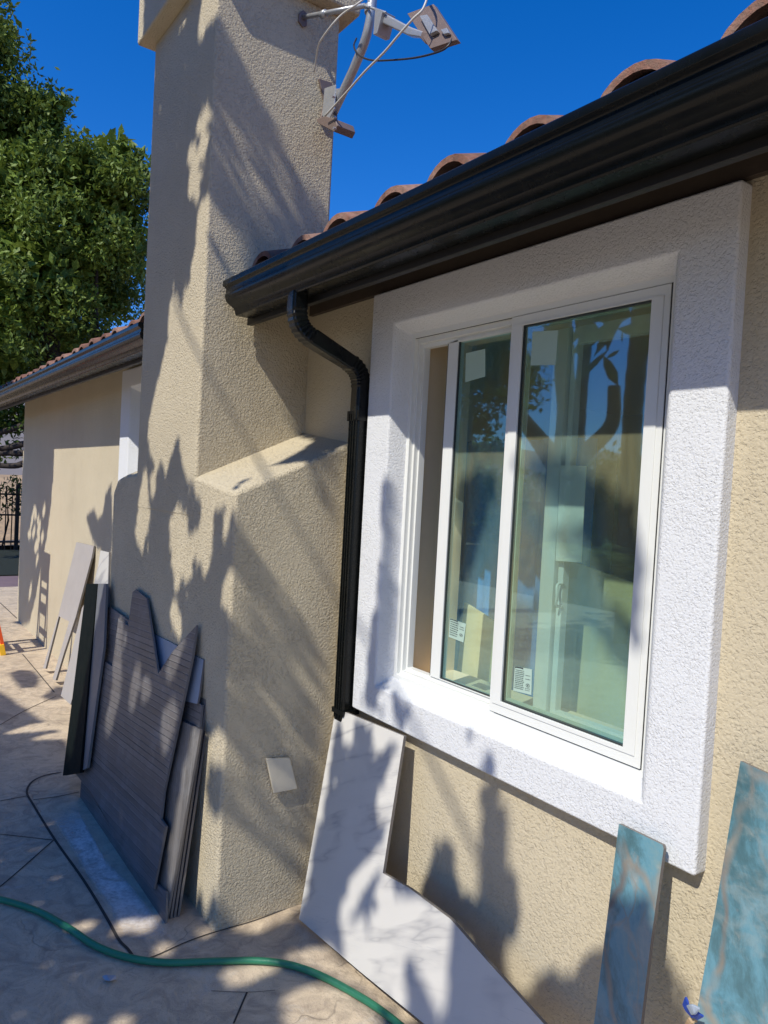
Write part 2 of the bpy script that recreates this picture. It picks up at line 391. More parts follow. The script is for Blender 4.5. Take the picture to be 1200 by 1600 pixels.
# bank and far hill
def hillmesh(name, x0, x1, y0, y1, f, mat, n=40):
    m = MB(); X = np.linspace(x0, x1, n); Y = np.linspace(y0, y1, n)
    m.add([(x, y, f(x, y)) for y in Y for x in X], [(j*n+i, j*n+i+1, (j+1)*n+i+1, (j+1)*n+i) for j in range(n-1) for i in range(n-1)])
    return struct(m.build(name, mat, smooth=True))
hillmesh('dry_bank', -60, -17, -30, 40, lambda x, y: -.05+ .030*(-17-x)+.12*math.sin(x*.7+y*.4), M_dry)
hillmesh('hill', -420, -62, -200, 260, lambda x, y: 1.0+ 30*(1-math.exp(-(-62-x)/160))+3*math.sin(y*.03+x*.02), M_hill)
hillmesh('far_hill', -700, 500, -620, -300, lambda x, y: max(-.06, 26*math.exp(-((y+470)/90)**2)*(1+.35*math.sin(x*.012)+.2*math.sin(x*.031))), M_hill)

def ribbon(m, pts, w=.008, z=.002):
    P = [np.array(p[:2], float) for p in pts]
    for i in range(len(P)-1):
        d = P[i+1]-P[i]; L = np.linalg.norm(d)
        if L < 1e-6: continue
        n = np.array([-d[1], d[0]])/L*w/2
        m.add([(*(P[i]-n), z), (*(P[i+1]-n), z), (*(P[i+1]+n), z), (*(P[i]+n), z)], [(0, 1, 2, 3)])
j = MB()
def jl(px, w=.008, n=6):
    ribbon(j, smoothpath([onZ(*p) for p in px], n), w)
jl([(96, 1207), (70, 1212), (50, 1222), (42, 1238), (52, 1258), (86, 1313), (130, 1375), (165, 1432), (185, 1468), (200, 1484), (213, 1503)], .011)
jl([(52, 1250), (90, 1245), (123, 1238)], .006)
jl([(0, 1252), (42, 1244)], .006)
jl([(-60, 1300), (0, 1304), (82, 1313)], .005)
jl([(-40, 1410), (0, 1386), (84, 1313)], .006)
jl([(213, 1503), (245, 1493), (290, 1473), (335, 1457), (400, 1438), (467, 1412)], .006)
jl([(365, 1600), (386, 1551)], .006); jl([(330, 1549), (386, 1551), (430, 1548)], .002)
jl([(0, 1098), (28, 1046), (40, 1024)], .006) if False else None
jl([(0, 942), (64, 1001)], .012)
jl([(108, 1041), (64, 1001), (10, 1003), (-60, 1004)], .012)
jl([(28, 968), (64, 1001), (108, 1041)], .012)
jl([(35, 1022), (65, 1058), (85, 1082)], .008)
jl([(0, 1133), (40, 1110), (88, 1088)], .006)
struct(j.build('paving_joints', M_joint))
# pale cutting dust on the concrete beside the tile stack
dpts = [(82, 1280), (118, 1262), (135, 1290), (165, 1345), (205, 1385), (240, 1430), (262, 1462), (225, 1470), (195, 1462), (150, 1392), (112, 1330)]
cen = np.mean([onZ(*p) for p in dpts], axis=0)
dm = MB(); ring = [onZ(*p) for p in dpts]; n = len(ring)
vs = []; 
for k in (0.0, .45, .75, 1.05):
    for p in ring: q = cen+(p-cen)*k; vs.append((q[0], q[1], .0045))
dm.add(vs, [(r*n+i, r*n+(i+1) % n, (r+1)*n+(i+1) % n, (r+1)*n+i) for r in range(3) for i in range(n)])
do = dm.build('tile_dust', M_dust); do['kind'] = 'structure'
at = do.data.attributes.new('fade', 'FLOAT', 'POINT')
for i in range(len(do.data.vertices)): at.data[i].value = [1, 1, .7, 0][min(3, i//n)]

# ------------------------------------------------------------------ house
house = empty('house', (-3, 0, 0))
tag(house, 'beige stucco house with tiled roof, dark gutters, chimney and white trimmed windows', 'house')
def hp(mb, name, mat, parent=None, **k): return mb.build(name, mat, parent or house, **k)

XW0, XW1 = -8.88, 3.2
WX0, WX1, WZ0, WZ1 = -2.002, -1.008, 1.012, 2.192        # main window hole
SX0, SX1, SZ0, SZ1 = -4.90, -4.05, 1.30, 2.21            # small window hole (mostly behind chimney)
def sheet(m, Y, holes, x0, x1, z0, z1):
    xs = sorted({x0, x1, *[h[0] for h in holes], *[h[1] for h in holes]}); zs = sorted({z0, z1, *[h[2] for h in holes], *[h[3] for h in holes]})
    for a, b in zip(xs, xs[1:]):
        for c, d in zip(zs, zs[1:]):
            if any(a >= h[0]-1e-6 and b <= h[1]+1e-6 and c >= h[2]-1e-6 and d <= h[3]+1e-6 for h in holes): continue
            m.add([(a, Y, c), (b, Y, c), (b, Y, d), (a, Y, d)], [(0, 1, 2, 3)])
holes = [(WX0, WX1, WZ0, WZ1), (SX0, SX1, SZ0, SZ1)]
w = MB(); sheet(w, 0.0, [(-4.96, -3.99, 1.25, 2.26)], XW0, -2.95, -.05, 2.47)
sheet(w, WING_T[1], [tuple(WING_K*v+(WING_T[2] if i > 1 else 0) for i, v in enumerate((-2.04, -.95, .965, 2.23)))], -2.95, XW1+.3, -.05, 2.53)
for X in (XW0, XW1+.3):
    y0 = 0 if X < 0 else WING_T[1]
    w.add([(X, y0, -.05), (X, 6, -.05), (X, 6, 2.5), (X, y0, 2.5)], [(0, 1, 2, 3)])
w.add([(XW0, 6, -.05), (XW1+.3, 6, -.05), (XW1+.3, 6, 2.5), (XW0, 6, 2.5)], [(0, 1, 2, 3)])
hp(w, 'wall', M_st)
MB.wing = True
# interior lining: back of the wall, returns, room
w = MB(); sheet(w, .30, holes, -8.7, 3.0, 0.0, 2.44)
for (a, b, c, d) in holes:
    for q in ([(a, .081, c), (a, .30, c), (a, .30, d), (a, .081, d)], [(b, .081, c), (b, .30, c), (b, .30, d), (b, .081, d)],
              [(a, .081, c), (b, .081, c), (b, .30, c), (a, .30, c)], [(a, .081, d), (b, .081, d), (b, .30, d), (a, .30, d)]):
        w.add(q, [(0, 1, 2, 3)])
w.add([(-8.7, .16, 2.44), (3, .16, 2.44), (3, 4.5, 2.44), (-8.7, 4.5, 2.44)], [(0, 1, 2, 3)])
w.add([(-8.7, 4.5, 0), (3, 4.5, 0), (3, 4.5, 2.44), (-8.7, 4.5, 2.44)], [(0, 1, 2, 3)])
w.add([(-4.2, .16, 0), (-4.2, 4.5, 0), (-4.2, 4.5, 2.44), (-4.2, .16, 2.44)], [(0, 1, 2, 3)])
w.add([(.9, .16, 0), (.9, 4.5, 0), (.9, 4.5, 2.44), (.9, .16, 2.44)], [(0, 1, 2, 3)])
hp(w, 'interior_wall', M_int)
w = MB(); w.box(-8.7, 3, .165, 4.49, .003, .03); hp(w, 'interior_floor', M_floorin)
MB.wing = False

# chimney
ch = MB()
zf = lambda X, Y: (1.615 + (0.035 if X < -2.6 else 0) + .45*(Y+.384))
fr = [(-2.465, 0.0), (-2.465, 1.615), (-2.85, 1.665), (-3.61, 1.665), (-3.80, 1.655), (-3.93, 1.63), (-4.0, 1.56), (-4.03, 0.0)]
vsF = [(x, -.384, z) for x, z in fr]; vsB = [(x, .18, z+(.254 if z > 1 else 0)) for x, z in fr]
vsF[0] = (-2.465, -.384, -.03); vsF[-1] = (-4.03, -.384, -.03); vsB[0] = (-2.465, .18, -.03); vsB[-1] = (-4.03, .18, -.03)
n = len(fr); ch.add(vsF+vsB, [tuple(range(n)), tuple(range(2*n-1, n-1, -1))]+[(i, i+n, (i+1) % n+n, (i+1) % n) for i in range(n)])
chim = hp(ch, 'chimney', M_stc, bevel=.016, seg=3)
sh = MB(); sh.box(-3.61, -2.85, -.3845, .18, 1.55, 3.75); hp(sh, 'chimney_shaft', M_stc, chim, bevel=.014, seg=3) if False else None
def sub(mb, name, mat, parent, **k):
    o = mb.build(name, mat, None, **k); o.parent = parent; o.matrix_parent_inverse = parent_world(parent).inverted(); return o
def parent_world(p):
    M = Matrix.Translation(p.location)
    while p.parent is not None:
        M = Matrix.Translation(p.parent.location) @ p.matrix_parent_inverse @ M if False else M
        p = p.parent
    return Matrix.Translation((0, 0, 0))
def tess_box(x0, x1, y0, y1, z0, z1): return MB().box(x0, x1, y0, y1, z0, z1)
shm = MB().box(-3.61, -2.85, -.386, .18, 1.50, 3.72)
sub(shm, 'chimney_shaft', M_stc, chim, bevel=.014, seg=3)
sub(MB().box(-3.675, -2.785, -.452, .245, 3.715, 4.02), 'chimney_cap', M_stc, chim, bevel=.012, seg=2)

# roof
RS = .34
def roofz(Y): return 2.405 + RS*(Y+.33)
def deck(a, b, y0=-.285):
    m = MB(); m.hexa([(a, y0, roofz(y0)-.03), (b, y0, roofz(y0)-.03), (b, 4.5, roofz(4.5)-.03), (a, 4.5, roofz(4.5)-.03)],
              [(a, y0, roofz(y0)-.005), (b, y0, roofz(y0)-.005), (b, 4.5, roofz(4.5)-.005), (a, 4.5, roofz(4.5)-.005)])
    m.box(a, b, 4.5, 4.6, 0, roofz(4.5)); return m
def barrel(m, xc, y0, y1, ro, ri, up=1, dz=0, jit=0):
    N = 12; ring = []
    for (Y, ex, sc) in ((y0, 0, 1.0), (y1, 0, .93)):
        for r in (ro*sc, ri*sc):
            ring.append([(xc + r*math.cos(math.pi*i/N), Y, roofz(Y)+dz + up*r*.92*math.sin(math.pi*i/N)) for i in range(N+1)])
    vs = [p for r in ring for p in r]; K = N+1; fs = []
    for i in range(N):
        fs += [(i, i+1, 2*K+i+1, 2*K+i), (K+i, 3*K+i, 3*K+i+1, K+i+1), (i, K+i, K+i+1, i+1), (2*K+i, 2*K+i+1, 3*K+i+1, 3*K+i)]
    fs += [(0, 2*K, 3*K, K), (N, K+N, 3*K+N, 2*K+N)]
    m.add(vs, fs)
PITCH = .256
def tiling(x_hi, x_lo):
    m = MB(); xc = x_hi
    while xc > x_lo:
        jx = random.uniform(-.008, .008); jy = random.uniform(-.012, .012); jz = random.uniform(-.004, .006)
        for c in range(9):
            y0 = -.335+jy+c*.42
            barrel(m, xc+jx+random.uniform(-.004, .004), y0, y0+.47, .098, .080, 1, -.015+jz+c*.004)
        for c in range(9):
            y0 = -.32+jy*.5+c*.42
            barrel(m, xc+PITCH/2, y0, y0+.47, .080, .064, -1, .044+c*.003)
        xc -= PITCH
    return m
def eave(a, b):
    hp(MB().box(a, b, -.262, -.002, 2.415, 2.435), 'soffit', M_sof)
    hp(MB().box(a, b, -.283, -.262, 2.262, 2.44), 'fascia', M_fascia, bevel=.003)
rl = hp(deck(XW0-.35, -3.62), 'roof', M_sof); sub(tiling(-3.74, XW0-.3), 'roof_tiles', M_tile, rl)
hp(MB().box(-3.61, -2.85, .19, .22, 2.3, 2.62), 'roof_flashing', M_galv)
eave(XW0-.35, -3.622)
MB.wing = True
rr_ = hp(deck(-2.66, XW1+.3), 'roof', M_sof); sub(tiling(-.90+PITCH*16, -2.62), 'roof_tiles', M_tile, rr_)
bs = MB().box(-2.60, XW1+.2, -.300, -.288, 2.395, 2.47); sub(bs, 'bird_stop', M_black, rr_)
eave(-2.655, XW1+.3)
hp(MB().box(-2.64, XW1+.3, -.020, -.001, 2.342, 2.4145), 'eave_shade_strip', M_eave_shade, bevel=.002)  # dark strip added where the wall top only lies in eave shade
MB.wing = False
prof = [(-.2855, 2.397), (-.2855, 2.281), (-.346, 2.281), (-.350, 2.286), (-.352, 2.296), (-.358, 2.306), (-.370, 2.314), (-.383, 2.321), (-.391, 2.331), (-.3945, 2.3435),
        (-.3945, 2.352), (-.391, 2.356), (-.391, 2.372), (-.398, 2.377), (-.405, 2.380), (-.405, 2.398), (-.402, 2.401), (-.388, 2.401), (-.388, 2.398)]
def gutter(a, b):
    m = MB(); outer = prof; inner = [(y+.0022 if i > 1 else y-.0022, z+.002) for i, (y, z) in enumerate(prof)]
    loop = outer+inner[::-1]; m.extrude_x(loop, a, b, closed=True, caps=False)
    for X, s in ((a, -1), (b, 1)):                    # end caps follow the profile
        m.prism([(X, y, z) for y, z in prof[:-1]]+[(X, -.31, 2.399)], (s*.003, 0, 0))
    go = hp(m, 'gutter', M_gut, bevel=.0015, seg=1)
    gd = MB()                                        # perforated leaf guard
    x = max(a, -4.6) if b > -2 else max(a, b-5.3)
    sub(MB().box(a+.004, b-.004, -.386, -.288, 2.3955, 2.3975), 'leaf_guard', M_black, go)
    return go
g2 = gutter(XW0-.35, -3.625)
MB.wing = True
g1 = gutter(-2.615, XW1+.3)
# small bright perforations along the guard rim
pf = MB()
for i in range(260):
    X = -2.5+i*.0125
    pf.box(X, X+.005, -.384, -.379, 2.399, 2.4035)
sub(pf, 'guard_rim', M_galv, g1)

# downspout
def rrect(w, h, r=.008, k=3, ribs=True):
    pts = []
    for cx, cy, a0 in ((w/2-r, h/2-r, 0), (-w/2+r, h/2-r, 90), (-w/2+r, -h/2+r, 180), (w/2-r, -h/2+r, 270)):
        for i in range(k+1): a = R_(a0+90*i/k); pts.append((cx+r*math.cos(a), cy+r*math.sin(a)))
    return pts
ds = MB()
pA = onY(462, 447, -.335); dX = pA[0]
dXw = onY(563, 620, -.045)[0]
path = [(dX, -.33, 2.285), (dX, -.33, 2.235)]
b0 = np.array([dX, -.33, 2.225]); b1 = np.array([dX+.012, -.30, 2.17]); b2 = np.array([dXw-.02, -.085, 2.075]); b3 = np.array([dXw, -.045, 2.00])
path = [(dX, -.33, 2.29), (dX, -.33, 2.24), (dX+.001, -.328, 2.215), (dX+.006, -.315, 2.192), (dX+.012, -.292, 2.176),
        (dXw-.016, -.115, 2.088), (dXw-.006, -.082, 2.070), (dXw-.001, -.058, 2.045), (dXw, -.047, 2.015), (dXw, -.045, 1.98)]
def fillet(P, r, n=9):
    P = [np.array(p, float) for p in P]; out = [P[0]]; flag = [0]
    for a, b, c in zip(P, P[1:], P[2:]):
        u = (a-b)/np.linalg.norm(a-b); v = (c-b)/np.linalg.norm(c-b)
        for t in np.linspace(0, 1, n): out.append((1-t)**2*(b+u*r)+2*t*(1-t)*b+t*t*(b+v*r)); flag.append(1)
    out.append(P[-1]); flag.append(0); return out, flag
corner = [(dX, -.325, 2.29), (dX, -.325, 2.175), (dXw, -.045, 2.075), (dXw, -.045, 1.90)]
dense, flag = fillet(corner, .062, 15)
scal = [1.0 if not f_ else (1.07 if i % 2 else .965) for i, f_ in enumerate(flag)]
ds.sweep(dense, rrect(.070, .052, .010, 4), up=(.35, .1, .93) if False else (0.25, -.1, .96), scales=scal) if False else None
# orientation kept stable: the wide side faces away from the wall
prof2 = rrect(.066, .052, .010, 4); P_ = [Vector(p) for p in dense]; npf = len(prof2); vs = []; sidev = Vector((1, -.15, 0)).normalized()
for i, p in enumerate(P_):
    t = (P_[min(i+1, len(P_)-1)]-P_[max(i-1, 0)]).normalized(); sd = (sidev-t*sidev.dot(t)).normalized(); u2 = sd.cross(t)
    vs += [p+sd*(a*scal[i])+u2*(b*scal[i]) for a, b in prof2]
ds.add(vs, [(i*npf+q, i*npf+(q+1) % npf, (i+1)*npf+(q+1) % npf, (i+1)*npf+q) for i in range(len(P_)-1) for q in range(npf)])
ds.sweep([(dXw, -.0445, 1.93), (dXw, -.0445, .82)], rrect(.061, .05, .009, 4), up=(0, 1, 0))
dso = hp(ds, 'downspout', M_gut, bevel=.0008, seg=1)
rb = MB()
for q in (-.022, -.008, .008, .022):
    rb.box(dXw+q-.0022, dXw+q+.0022, -.0725, -.069, .83, 1.92)
rb.box(dXw-.038, dXw+.038, -.073, -.004, .845, .862)
rb.box(dXw-.037, dXw+.037, -.0725, -.008, 1.895, 1.93)
sub(rb, 'downspout_ribs', M_gut, dso)

# main window
win = hp(MB().box(WX0-.003, WX0+.001, .03, .078, WZ0, WZ1), 'window', M_vinyl)
def sframe(ox0, ox1, oz0, oz1, ix0, ix1, iz0, iz1, y0, y1, tx=0.02):
    m = MB()
    F = [(ox0, oz0), (ox1, oz0), (ox1, oz1), (ox0, oz1)]; I = [(ix0, iz0), (ix1, iz0), (ix1, iz1), (ix0, iz1)]
    B = [(WX0, WZ0), (WX1, WZ0), (WX1, WZ1), (WX0, WZ1)]
    vs = [(x, y0, z) for x, z in F]+[(x, y0, z) for x, z in I]+[(x, y1, z) for x, z in F]+[(x, y1, z) for x, z in B] if False else None
    return m
# stucco surround, built as ring with inner splay
so = (-2.155, -.832, .876, 2.335); si = (-2.022, -.968, .985, 2.214); sb = (-2.0, -1.010, 1.014, 2.190)
m = MB()
def rect(r, y): return [(r[0], y, r[2]), (r[1], y, r[2]), (r[1], y, r[3]), (r[0], y, r[3])]
T = -.040
rs = [rect(so, .01), rect(so, T), rect(si, T), rect(sb, .018), rect(sb, .05)]
vs = [p for r in rs for p in r]
fs = [(a*4+i, a*4+(i+1) % 4, (a+1)*4+(i+1) % 4, (a+1)*4+i) for a in range(4) for i in range(4)]
m.add(vs, fs)
sub(m, 'stucco_surround', M_white, win, bevel=.008, seg=3)
# vinyl frame
def ring(m, o, i, y0, y1):
    vs = rect(o, y0)+rect(i, y0)+rect(o, y1)+rect(i, y1)
    fs = []
    for k in range(4):
        q = (k+1) % 4
        fs += [(k, q, 4+q, 4+k), (8+k, 12+k, 12+q, 8+q), (k, 8+k, 8+q, q), (4+k, 4+q, 12+q, 12+k)]
    m.add(vs, fs)
yF = .022
xM = onY(784, 780, yF)[0]                      # meeting stile left edge
m = MB(); ring(m, (WX0-.004, WX1+.004, WZ0-.004, WZ1+.004), (WX0+.018, WX1-.010, WZ0+.018, WZ1-.020), .0225, .080)
ring(m, (WX0+.018, xM+.01, WZ0+.018, WZ1-.020), (WX0+.028, xM+.005, WZ0+.030, WZ1-.036), .038, .0795)
ring(m, (WX0+.028, xM+.01, WZ0+.030, WZ1-.036), (WX0+.036, xM+.005, WZ0+.041, WZ1-.050), .054, .079)
m.box(WX0+.030, xM+.01, .040, .044, WZ0+.0185, WZ0+.030)
sub(m, 'frame', M_vinyl, win, bevel=.0012)
# right, fixed panel
gl_tl = onY(818, 508, yF); gl_br = onY(975, 1163, yF); gl_tr = onY(1020, 468, yF); gl_bl = onY(782, 1100, yF)
gx0 = (gl_tl[0]+gl_bl[0])/2; gx1 = (gl_tr[0]+gl_br[0])/2; gz1 = (gl_tl[2]+gl_tr[2])/2; gz0 = (gl_bl[2]+gl_br[2])/2
m = MB(); ring(m, (xM, WX1-.012, WZ0+.020, WZ1-.022), (gx0, gx1, gz0, gz1), .020, .040)
ring(m, (xM+.012, WX1-.028, WZ0+.046, WZ1-.046), (gx0+.0005, gx1-.0005, gz0+.0005, gz1-.0005), .0175, .0199)
sub(m, 'fixed_panel', M_vinyl, win, bevel=.0015)
m = MB(); ring(m, (gx0, gx1, gz0, gz1), (gx0+.004, gx1-.004, gz0+.004, gz1-.004), .024, .036)
ring(m, (WX1-.0115, WX1-.009, WZ0+.02, WZ1-.02), (WX1-.0112, WX1-.0092, WZ0+.021, WZ1-.021), .022, .03)
m.box(xM+.02, WX1-.012, .0205, .024, WZ0+.0185, WZ0+.0195); m.box(WX0+.02, WX1-.012, .026, .0295, WZ1-.0215, WZ1-.0200)
sub(m, 'gasket', M_seal, win)
m = MB(); m.add(rect((gx0-.001, gx1+.001, gz0-.001, gz1+.001), .030), [(0, 1, 2, 3)]); sub(m, 'glass_pane', M_glass, win)
m = MB(); ring(m, (gx0-.001, gx1+.001, gz0-.001, gz1+.001), (gx0+.008, gx1-.008, gz0+.009, gz1-.008), .037, .050); sub(m, 'glazing_bead', M_trim, win)
# sliding sash
yS = .055
sx0 = onY(688, 800, yS)[0]; sx1 = xM+.03
px0 = (onY(718, 530, yS)[0]+onY(688, 1060, yS)[0])/2; pz1 = onY(718, 530, yS)[2]; pz0 = onY(688, 1060, yS)[2]
m = MB(); ring(m, (sx0, sx1, WZ0+.043, WZ1-.052), (px0, xM+.012, pz0, pz1), .050, .078)
sub(m, 'sliding_sash', M_vinyl, win, bevel=.0015)
m = MB(); m.add(rect((px0-.001, xM+.013, pz0-.001, pz1+.001), .062), [(0, 1, 2, 3)]); sub(m, 'glass_pane', M_glass, win)
m = MB(); ring(m, (px0, xM+.012, pz0, pz1), (px0+.004, xM+.011, pz0+.004, pz1-.004), .054, .060); m.box(sx0-.004, sx0-.001, .052, .075, WZ0+.045, WZ1-.053); sub(m, 'gasket', M_seal, win)
m = MB(); a = onY(948, 1196, .020); m.box(a[0], a[0]+.035, .0165, .0195, a[2]-.006, a[2]+.004); sub(m, 'weep_cover', M_vinyl, win, bevel=.001)
m = MB(); a = onY(768, 935, .066); m.box(xM+.016, xM+.024, .05, .075, 1.29, 1.36); sub(m, 'sash_latch', M_vinyl, win, bevel=.002)
# stickers on the outer face, coloured as if seen through the tinted glass
def sticker(px, Y, name='sticker', lines=0, mark=None, seed=1):
    P = [onY(x, y, Y) for x, y in px]                   # tl tr br bl
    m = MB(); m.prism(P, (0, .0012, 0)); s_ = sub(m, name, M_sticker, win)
    if lines:
        r = random.Random(seed); k = MB()
        tl, tr, br, bl = [np.array(p)-np.array([0, .0006, 0]) for p in P]
        def q(u, v): return (tl*(1-u)+tr*u)*(1-v)+(bl*(1-u)+br*u)*v
        def cell(u0, u1, v0, v1): k.add([q(u0, v0), q(u1, v0), q(u1, v1), q(u0, v1)], [(0, 1, 2, 3)])
        cell(.03, .50, .0, .045); cell(.03, .06, .0, .075); cell(.47, .50, .0, .075)
        for i in range(lines):
            v = .12+.80*i/lines; u = .06
            while u < .55:
                L = r.uniform(.03, .10); cell(u, min(u+L, .58), v, v+.35/lines*.8); u += L+.02
            if r.random() < .5: 
                u = .66
                while u < .9: L = r.uniform(.03, .08); cell(u, u+L, v, v+.3/lines*.8); u += L+.02
        N = 14
        for i in range(N):
            a0, a1 = 2*math.pi*i/N, 2*math.pi*(i+.8)/N
            c0 = (.80, .66); k.add([q(c0[0]+.11*math.cos(a0), c0[1]+.075*math.sin(a0)), q(c0[0]+.11*math.cos(a1), c0[1]+.075*math.sin(a1)),
                q(c0[0]+.085*math.cos(a1), c0[1]+.058*math.sin(a1)), q(c0[0]+.085*math.cos(a0), c0[1]+.058*math.sin(a0))], [(0, 1, 2, 3)])
        k.add([q(.76, .63), q(.79, .63), q(.84, .69), q(.81, .69)], [(0, 1, 2, 3)]); k.add([q(.82, .62), q(.85, .62), q(.78, .70), q(.75, .70)], [(0, 1, 2, 3)])
        k2 = k.build('print', M_ink); bm = k2; k2.parent = win; k2.name = 'sticker_print'
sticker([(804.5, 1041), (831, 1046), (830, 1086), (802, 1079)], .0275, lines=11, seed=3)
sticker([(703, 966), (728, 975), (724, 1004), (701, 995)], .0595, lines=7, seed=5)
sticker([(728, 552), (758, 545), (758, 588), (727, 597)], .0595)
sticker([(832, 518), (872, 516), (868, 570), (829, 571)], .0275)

MB.wing = False
# little window by the far wall
sw = hp(MB().box(SX0+.001, SX0+.006, .03, .12, SZ0+.001, SZ1), 'window', M_vinyl)
m = MB(); o_ = (-5.14, -3.9, 1.15, 2.36); i_ = (-4.94, -4.02, 1.27, 2.24)
rs = [rect(o_, .01), rect(o_, T), rect(i_, T), rect((SX0, SX1, SZ0, SZ1), .018), rect((SX0, SX1, SZ0, SZ1), .05)]
m.add([p for r in rs for p in r], fs if False else [(a*4+i, a*4+(i+1) % 4, (a+1)*4+(i+1) % 4, (a+1)*4+i) for a in range(4) for i in range(4)])
sub(m, 'stucco_surround', M_white, sw, bevel=.008, seg=3)
m = MB(); ring(m, (SX0+.001, SX1-.001, SZ0+.001, SZ1-.001), (SX0+.05, SX1-.05, SZ0+.05, SZ1-.05), .02, .08); ring(m, (SX0+.03, -4.4, SZ0+.03, SZ1-.03), (SX0+.08, -4.45, SZ0+.08, SZ1-.08), .015, .06)
sub(m, 'frame', M_vinyl, sw, bevel=.002)
m = MB(); m.add(rect((SX0+.04, SX1-.04, SZ0+.04, SZ1-.04), .045), [(0, 1, 2, 3)]); sub(m, 'glass_pane', M_glass, sw)

# vent cover on the chimney's side
m = MB(); P = [onX(x, y, -2.457) for x, y in ((414, 1184), (451, 1183), (463, 1231), (426, 1238))]
m.prism(P, (.012, 0, 0)); vc = hp(m, 'vent_cover', M_caulk, bevel=.003)

# ------------------------------------------------------------------ antenna
an = empty('antenna_mast', (-2.83, .1, 3.2)); tag(an, 'grey curved antenna mast with side strut and cables bolted to the chimney side', 'antenna')
Ya = .10
def ap(mb, name, mat, **k): return mb.build(name, mat, an, **k)
def Y(x, y, yy=Ya): return onY(x, y, yy)
mast = smoothpath([Y(521, 176), Y(538, 140), Y(556, 100), Y(570, 65), Y(577, 38), Y(581, 10), Y(585, -60), Y(589, -160)], 6)
ap(MB().tube(mast, .0185, 16, up=(0, 1, 0)), 'mast', M_galv, smooth=True)
m = MB(); m.prism([onX(*p, -2.849) for p in ((496, 124), (516, 130), (524, 150), (526, 205), (498, 190), (505, 160))], (.012, 0, 0)); ap(m, 'foot_plate', M_brown, bevel=.003)
m = MB(); m.prism([Y(507, 138, .07), Y(524, 132, .07), Y(522, 170, .07), Y(512, 190, .07), Y(503, 180, .07)], (0, .006, 0))
m.prism([Y(511, 140, .125), Y(530, 138, .125), Y(527, 172, .125), Y(517, 192, .125), Y(507, 182, .125)], (0, .006, 0)); ap(m, 'bracket', M_galv, bevel=.001)
m = MB(); m.prism([Y(494, 186, .06), Y(508, 181, .06), Y(524, 186, .06), Y(527, 196, .06), Y(522, 206, .06), Y(497, 193, .06)], (0, .09, .0)); ap(m, 'foot_bracket', M_brown, bevel=.003)
for q in ((519, 150), (521, 183), (521, 200)):
    c = Y(*q, .05); ap(MB().tube([c, c+np.array([0, .012, 0])], .006, 8, up=(0, 0, 1)), 'bolt', M_alu)
st0 = onX(474, 27, -2.84); st1 = Y(570, 9, .08)
m = MB(); m.tube([st0, st1], .0095, 12); m.tube([st0*.66+st1*.34-np.array([.012, 0, 0]), st0*.62+st1*.38], .015, 10); ap(m, 'strut', M_galv, smooth=True)
m = MB(); m.prism([onX(*p, -2.849) for p in ((466, 22), (472, 17), (478, 22), (478, 42), (472, 44), (465, 34))], (.01, 0, 0)); ap(m, 'strut_foot', M_brown, bevel=.002)
m = MB(); c = Y(579, 15, Ya); m.tube([c-np.array([0, 0, .014]), c+np.array([0, 0, .014])], .024, 14, up=(0, 1, 0)); 
m.prism([Y(586, 12, .07), Y(598, 16, .07), Y(589, 52, .07), Y(583, 54, .07)], (0, .06, 0)); m.tube([Y(570, 9, .075), Y(603, 20, .075)], .005, 8); ap(m, 'clamp', M_galv, bevel=.0015)
arm = [Y(593, 30, .1), Y(606, 32, .1), Y(644, 51, .1), Y(662, 55, .1)]
m = MB(); m.sweep(arm, rrect(.030, .034, .006), up=(0, 1, 0), scales=[1.1, 1.1, .9, .6]); ap(m, 'arm', M_galv, bevel=.001)
m = MB(); m.prism([Y(655, 48, .09), Y(668, 50, .09), Y(680, 68, .09), Y(664, 68, .09), Y(655, 58, .09)], (0, .04, 0)); ap(m, 'arm_bracket', M_brown, bevel=.003)
# receiver plate, tilted
def tiltY(x, y): 
    return onY(x, y, .10-.25*3.3, .25)
pc = [tiltY(*p) for p in ((636, 21), (677, 6), (714, 62), (672, 76))]
nn = np.cross(np.array(pc[1])-pc[0], np.array(pc[3])-pc[0]); nn /= np.linalg.norm(nn)
if nn[1] < 0: nn = -nn
m = MB(); m.prism(pc, nn*.02); ap(m, 'receiver_plate', M_brown, bevel=.002)
m = MB(); m.prism([tiltY(*p)-nn*.001 for p in ((660, 29), (672, 27), (688, 52), (676, 58))], -nn*.015); m.prism([tiltY(*p)-nn*.001 for p in ((692, 50), (702, 47), (706, 55), (697, 57))], -nn*.012)
ap(m, 'receiver_mount', M_galv, bevel=.002)
ap(MB().tube(smoothpath([Y(708, 58, .07), Y(700, 72, .05), Y(685, 81, .04), Y(650, 90, .03), Y(610, 94, .02), Y(580, 94, .02), Y(561, 86, .04), Y(553, 72, .07), Y(557, 60, .1)], 6), .0035, 8), 'black_cable', M_black, smooth=True)
ap(MB().tube(smoothpath([Y(508, 181, .04), Y(540, 146, .02), Y(570, 112, 0), Y(600, 82, -.01), Y(622, 56, -.01), Y(645, 30, 0), Y(662, 12, .02), Y(668, -20, .04), Y(650, -60, .06)], 6), .004, 8), 'white_cable', M_cwhite, smooth=True)
ap(MB().tube(smoothpath([Y(590, -20, .1), Y(560, 5, .02), Y(535, 22, 0), Y(518, 40, -.02), Y(502, 62, -.02), Y(497, 74, 0), Y(494, 92, .03), Y(491, 112, .05)], 6), .0035, 8), 'white_cable', M_cwhite, smooth=True)

